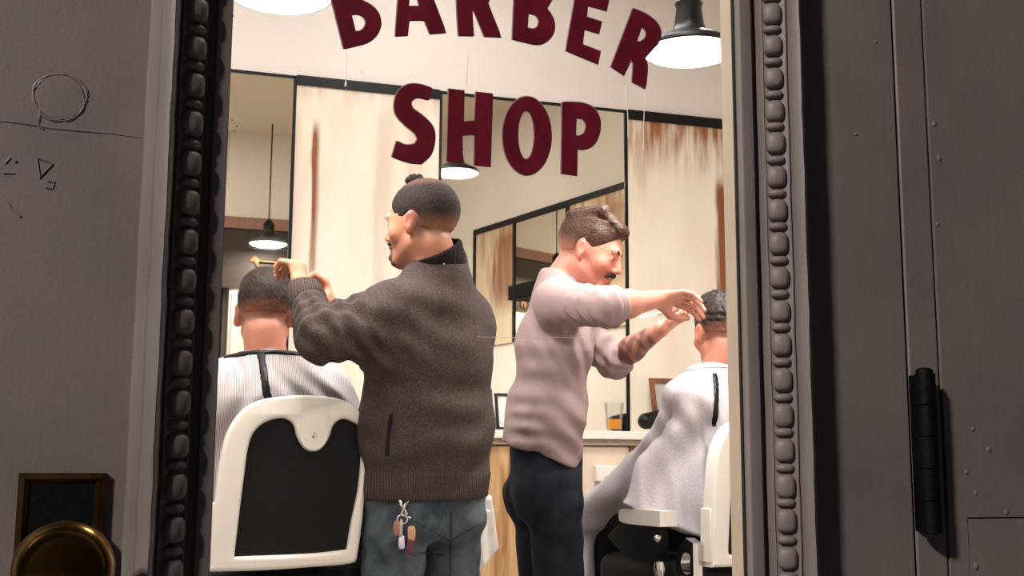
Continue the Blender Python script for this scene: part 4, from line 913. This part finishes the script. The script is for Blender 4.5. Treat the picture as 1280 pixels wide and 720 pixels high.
st = [(ec(J(681, 590, 3.70), Jm['belly'], sd2, (.166, .104), (.164, .102)), .04), (ec(Jm['belly'], Jm['chest'], sd2, (.164, .102), (.172, .110)), .05), (ec(Jm['chest'], Jm['neck']+Zv*.0, sd2, (.170, .109), (.085, .070)), .05), (ec(J(643, 556, 3.7), J(655, 500, 3.7), sd2, (.12, .03), (.12, .03)), .06)]
for q in 'lr':
    e = Jm[q+'el']; w_ = Jm[q+'wr']; st += [(rc(Jm['neck']-Zv*.05, Jm[q+'sh'], .058, .066), .05), (rc(Jm[q+'sh'], e, .074, .053), .04)]
st += [(rc(Jm['rel'], Jm['rel']*.95+Jm['rwr']*.05, .052, .049), .03), (rc(Jm['lel'], Jm['lel']*.92+Jm['lwr']*.08, .052, .047), .03)]
S2 = build_sdf(st, .0055); S2.clip(J(679, 571, 3.7), nrm(np.cross(J(732, 590, 3.7)-J(628, 552, 3.7), ray(679, 569)))*(-1), .006)
S2.clip(Jm['neck']+Zv*.018, Zv*.9+fw2*.43, .008)
for q in 'lr': S2.warp(wrinkle(Jm[q+'sh'], Jm[q+'el'], 30, .004, .8, .4, 1.)); S2.warp(wrinkle(Jm[q+'el'], Jm[q+'wr'], 40, .003, .15, .3, 1.))
def drape(c, d, k, amp, sg):
    d = np.asarray(d, float)
    return lambda P: amp*np.exp(-((P-c)**2).sum(1)/sg**2)*np.sin((P-c)@d*k+2.2*np.sin((P-c)@np.cross(d, Fh)*14))
for (x_, y_, dx_, dy_, k_, a_, s_) in ((705, 430, 1, .25, 130, .006, .11), (655, 540, .35, 1, 120, .0055, .09), (700, 545, .8, .5, 90, .005, .12), (665, 470, .5, 1, 80, .004, .12), (715, 400, .9, -.4, 110, .005, .08)):
    S2.warp(drape(J(x_, y_, 3.58), nrm(W(dx_, 0, dy_)), k_, a_, s_))
S2.warp(soft(.0035, 20, 11)); S2.warp(wrinkle(Jm['pelvis'], Jm['chest'], 16, .004, .3, .4, .6))
shirt = mk('shirt', S2, M['shirt'], barber2)
u_ = nrm(Jm['rwr']-Jm['rel']); patch(S2, slab(Jm['rel']+u_*.035, Jm['rel']+u_*.08, Zv, .07, .07), 'cuff', M['shirt'], shirt, .003)
SJ2, jeans2 = trousers(Jm, fw2, M['dark_jeans'], barber2, .090, Jm['pelvis'][2]+.125, (.160, .112), seedv=8)
shoes(Jm, barber2)
# scissors in the left hand
r = empty('scissors', J(812, 394, 3.60), 'slim steel scissors held in the tattooed hand by the right-hand client', 'scissors')
t = MB(); t.sweep([J(838, 388, 3.66), J(815, 393, 3.60), J(795, 397, 3.56)], [.002, .002, .0008], 8); t.build('blade', M['chrome'], r, smooth=True)
t = MB(); t.sweep([J(838, 391, 3.66), J(818, 395, 3.60), J(797, 398, 3.56)], [.002, .002, .0008], 8)
t.build('blade', M['chrome'], r, smooth=True)
t = MB()
for c in ((846, 386), (847, 395)): t.sweep([J(c[0]+5*cos(g), c[1]+4*sin(g), 3.67) for g in np.linspace(0, 2*pi, 15)], .0022, 6, False)
t.build('finger_rings', M['chrome'], r, smooth=True)
# ---------------------------------------------------------------- the two clients
def client(c, J0, H, skin, hair, label, hl):
    fwd = np.array([*rot2((0, 1.), J0['yaw']), 0.]); Jc = dict(J0)
    P = lambda x, y, z: c(x, y, z)
    Jc['pelvis'] = P(0, -.06, .74); Jc['belly'] = P(0, -.08, .90)
    for q, g in (('l', -1), ('r', 1)):
        Jc[q+'hip'] = P(g*.09, -.01, .74); Jc[q+'kn'] = P(g*.11, .40, .745); Jc[q+'an'] = P(g*.11, .52, .32); Jc[q+'toe'] = P(g*.12, .64, .262)
        if q+'wr' not in Jc: Jc[q+'el'] = P(g*.27, .02, .865); Jc[q+'wr'] = P(g*.14, .22, .88)
    hd = [hand_prims(Jc[q+'wr'], W(-.5*g, .8, -.1), Zv, g, [(.4, .4, .3)]*4) for q, g in (('l', -1), ('r', 1))]
    pr = body_prims(Jc, H, fwd, hd)
    root = empty('person', (*c(0, 0, 0)[:2], 0), label, 'person')
    mk('body', build_sdf(pr, .0048), M['skin'], root, lambda V: skin_color(H, V, skin, None, hl))
    s = build_sdf([(ec(Jc['pelvis']+Zv*.08, Jc['pelvis'], np.cross(fwd, Zv), (.165, .12), (.17, .125)), .04)]+[x for q in 'lr' for x in ((rc(Jc[q+'hip'], Jc[q+'kn'], .088, .072), .03), (rc(Jc[q+'kn'], Jc[q+'an'], .070, .056), .03))], .008)
    mk('trousers', s, M['dark_trousers'], root)
    for q in 'lr':
        a = Jc[q+'an']; f = nrm((Jc[q+'toe']-a)*np.array([1, 1, 0])); mk('shoe', build_sdf([(ec(a-f*.04-Zv*.045, Jc[q+'toe']+f*.01+Zv*.004, np.cross(f, Zv), (.046, .044), (.048, .034)), .02)], .008), M['shoe'], root)
    return root, Jc
c1 = ch(O1, 0.); H1 = Frame(J(332, 390, 3.32), nrm(W(-.10, .98, -.16)), Zv, 1.0)
J1 = dict(yaw=0., chest=J(334, 520, 3.28), neck=J(334, 455, 3.29), lsh=J(270, 492, 3.26), rsh=J(398, 490, 3.31))
hl = lambda s_, f, u: .55*sm(u, -.085, -.035)*sm(f, .0, -.03)
cl1, Jc1 = client(c1, J1, H1, (205, 138, 116), None, 'left-hand client in a striped cape, short dark hair, seen from behind', hl)
def crop(H, root, mat_, sk, wav, top=0., seed=3, low=-.030):
    hs = build_sdf([(el(H.p(0, -.013, .032), H.ax, [.0785*H.k, .1015*H.k, .092*H.k]), .01), (el(H.p(0, .01, .075+top*.4), H.ax, [.062*H.k, .085*H.k, (.046+top)*H.k]), .03)], .003, .04)
    clipl(hs, H, (0, .080, .070), (0, .080, -.060)); clipl(hs, H, (0, .034, .004), (0, .22 if low > -.04 else .42, -.95))
    for q in (-1, 1): hs.apply(sp(H.p(q*.083, -.004, -.014), .031), .006, 'sub')
    hs.warp(soft(wav, 70, seed)); hs.warp(soft(wav*.5, 190, seed+1))
    mk('hair', hs, mat_, root, lambda V: hair_tint(V, H, sk, lambda a, f, u: .65*sm(u, .02, -.035)))
crop(H1, cl1, M['hair_dark'], (190, 124, 104), .0016)
N1 = J1['neck']
cp = [(ec(N1+Zv*.005, N1-Zv*.10, Rv, (.085, .075), (.17, .12)), .05), (ec(N1-Zv*.10, J(338, 580, 3.28), Rv, (.17, .12), (.21, .135)), .05), (ec(J(338, 580, 3.28), c1(.02, .05, .80), Rv, (.22, .14), (.25, .16)), .05), (rc(N1-Zv*.02, J1['lsh'], .062, .080), .05), (rc(N1-Zv*.02, J1['rsh'], .062, .080), .05)]
for q, g in (('l', -1), ('r', 1)):
    cp += [(rc(J1[q+'sh'], Jc1[q+'el']+np.array([g*.015, 0, .02]), .082, .080), .05), (rc(Jc1[q+'el'], Jc1[q+'wr'], .078, .07), .05), (ec(c1(g*.08, .05, .86), c1(g*.1, .44, .80), Zv, (.10, .10), (.09, .09)), .05), (ec(c1(g*.1, .45, .78), c1(g*.09, .50, .50), Rv, (.10, .05), (.12, .03)), .05)]
C1 = build_sdf(cp, .0065); C1.clip(N1+Zv*.022, Zv+.2*Fh, .008); C1.clip((0, 0, .52), (0, 0, -1))
def radial(c, n, amp, z0, z1):
    def fn(P):
        a = np.arctan2(P[:, 1]-c[1], P[:, 0]-c[0]); return amp*np.sin(a*n+4*np.sin(P[:, 2]*9))*sm(P[:, 2], z0, z1)
    return fn
C1.warp(radial(N1, 11, .009, N1[2], N1[2]-.25)); C1.warp(drape1(390, 500, 3.18, .75, .65, 130, .007, .10)); C1.warp(drape1(420, 530, 3.2, .8, .6, 120, .006, .09)); C1.warp(drape1(300, 500, 3.15, -.8, .6, 90, .005, .09)); C1.warp(soft(.005, 14, 21))
cape1 = mk('cape', C1, M['cape'], cl1)
patch(C1, slab(J(319, 434, 3.15), J(334, 512, 3.10), Fh, .14, .0125), 'cape_strap', M['black'], cape1, .003)
patch(C1, (N1-.1, N1+.1, lambda X, Y, Z: np.abs(Z-N1[2]-.016+.14*(Y-N1[1]))-.008+0*X), 'neck_band', M['black'], cape1, .004)
c2 = ch(O2, YAW2); H2 = Frame(J(899, 414, 3.82), nrm(W(-.30, .94, -.14)), Zv, 1.0)
J2 = dict(yaw=YAW2, chest=J(900, 530, 3.80), neck=J(897, 468, 3.80), lsh=J(860, 503, 3.73), rsh=J(948, 500, 3.92), lel=J(840, 565, 3.76), lwr=J(812, 602, 3.90), rel=J(950, 580, 3.9), rwr=J(905, 600, 4.05))
cl2, Jc2 = client(c2, J2, H2, (212, 146, 122), None, 'right-hand client in a lilac grey cape, wavy dark hair, half hidden by the door moulding', hl)
crop(H2, cl2, M['hair_dark2'], (196, 132, 110), .003, .012, 8)
N2 = J2['neck']
lapA = J(850, 592, 3.84); knee = J(745, 638, 4.06)
cp = [(ec(N2+Zv*.005, N2-Zv*.10, Rv, (.080, .075), (.15, .12)), .05), (ec(N2-Zv*.10, J(890, 600, 3.80), Rv, (.15, .12), (.17, .14)), .05), (ec(J2['chest'], Jc2['pelvis'], Rv, (.165, .135), (.165, .135)), .05), (rc(N2-Zv*.02, J2['lsh'], .058, .074), .05), (rc(N2-Zv*.02, J2['rsh'], .058, .074), .05), (rc(J2['lsh'], J2['lel'], .076, .068), .05), (rc(J2['lel'], J2['lwr'], .068, .06), .05), (rc(J2['rel'], J2['rwr'], .068, .06), .05), (rc(J2['rsh'], J(950, 580, 3.9), .075, .08), .05),
      (ec(J(845, 560, 3.80), J(805, 610, 3.92), Zv, (.09, .09), (.085, .10)), .06), (ec(J(815, 600, 3.90), knee, Zv, (.10, .12), (.065, .12)), .06), (ec(J(750, 640, 4.06), J(733, 640, 4.10), Zv, (.055, .1), (.045, .09)), .04), (ec(J(738, 655, 4.08), J(732, 726, 4.05), Rv, (.034, .06), (.026, .05)), .03)]
C2 = build_sdf(cp, .0065, .09)
D2 = SDF.__new__(SDF); D2.lo = C2.lo; D2.res = C2.res; D2.n = C2.n; D2.ax = C2.ax; D2.v = np.full(tuple(C2.n), 1., np.float32)
for p in [(ec(J(858, 505, 3.66), J(846, 690, 3.555), W(.97, -.25, 0), (.050, .05), (.120, .028)), .03), (ec(J(826, 560, 3.66), J(790, 660, 3.60), W(.9, .2, 0), (.05, .045), (.055, .024)), .03)]: D2.apply(*p)
D2.warp(lambda P: .011*np.sin((P@Rv)*66+(P@Zv)*7)*sm(P[:, 2], 1.2, .85), .05)
C2.apply(rc(J(884, 520, 3.72), J(888, 600, 3.70), .105, .105), .05)
n_ = np.cross(J(872, 674, 3.57)-J(772, 622, 3.57), ray(820, 648)); n_ = n_ if n_[2] < 0 else -n_; D2.clip(J(820, 647, 3.57), n_)
C2.v = np.minimum(C2.v, D2.v)
C2.clip(N2+Zv*.022, Zv+.2*Fh, .008); C2.warp(radial(N2, 9, .008, N2[2], N2[2]-.2)); C2.warp(drape1(800, 600, 3.8, .8, -.6, 75, .010, .13)); C2.warp(drape1(850, 520, 3.65, .95, .3, 80, .007, .13)); C2.warp(soft(.005, 14, 31))
cape2 = mk('cape', C2, M['cape_lilac'], cl2)
patch(C2, slab(J(897, 466, 3.66), J(893, 530, 3.62), Fh, .14, .010), 'cape_strap', M['black'], cape2, .003)
patch(C2, (N2-.11, N2+.11, lambda X, Y, Z: np.abs(Z-N2[2]-.018+.14*(Y-N2[1]))-.012+0*X), 'neck_tissue', M['white_gloss'], cape2, .004)
# ================================================================== LIGHT, WORLD, CAMERA
def area(name, loc, target, size, e, c, sy=None):
    l = bpy.data.lights.new(name, 'AREA'); l.energy = e; l.color = c; l.size = size
    if sy: l.shape = 'RECTANGLE'; l.size_y = sy
    o = bpy.data.objects.new(name, l); COL.objects.link(o); o.location = loc; o.rotation_euler = (Vector(target)-Vector(loc)).to_track_quat('-Z', 'Y').to_euler(); return o
area('ceiling_fill', (-.95, 2.7, ZC-.03), (-.95, 2.7, 0), 2.2, 74, (1, .98, .965), 3.2)  # added fill for the room, no fitting there, outside the mirrors' view
area('ceiling_fill', (1.18, 3.3, ZC-.03), (1.18, 3.3, 0), .40, 33, (1, .98, .965), 2.2)  # second added fill, a narrow strip the mirrors do not see
area('street_lamp', (-3.75, -2.0, 4.05), (.28, .8, 1.05), .45, 335, (1, .93, .89))
w = bpy.data.worlds.new('night'); bpy.context.scene.world = w; w.use_nodes = True
bgn = w.node_tree.nodes['Background']; bgn.inputs[0].default_value = (.55, .55, .62, 1); bgn.inputs[1].default_value = .045
cam = bpy.data.cameras.new('camera'); co = bpy.data.objects.new('camera', cam); COL.objects.link(co)
cam.sensor_width = 36; cam.lens = FPX/1280*36; cam.clip_start = .02
Rr = cos(RO)*Rv+sin(RO)*Uv; Ur = -sin(RO)*Rv+cos(RO)*Uv
co.matrix_world = Matrix(((Rr[0], Ur[0], -Fv[0], 0), (Rr[1], Ur[1], -Fv[1], 0), (Rr[2], Ur[2], -Fv[2], CAM[2]), (0, 0, 0, 1)))
sc = bpy.context.scene; sc.camera = co
sc.view_settings.view_transform = 'Standard'; sc.view_settings.look = 'None'
sc.cycles.max_bounces = 10; sc.cycles.transparent_max_bounces = 12; sc.cycles.use_denoising = True
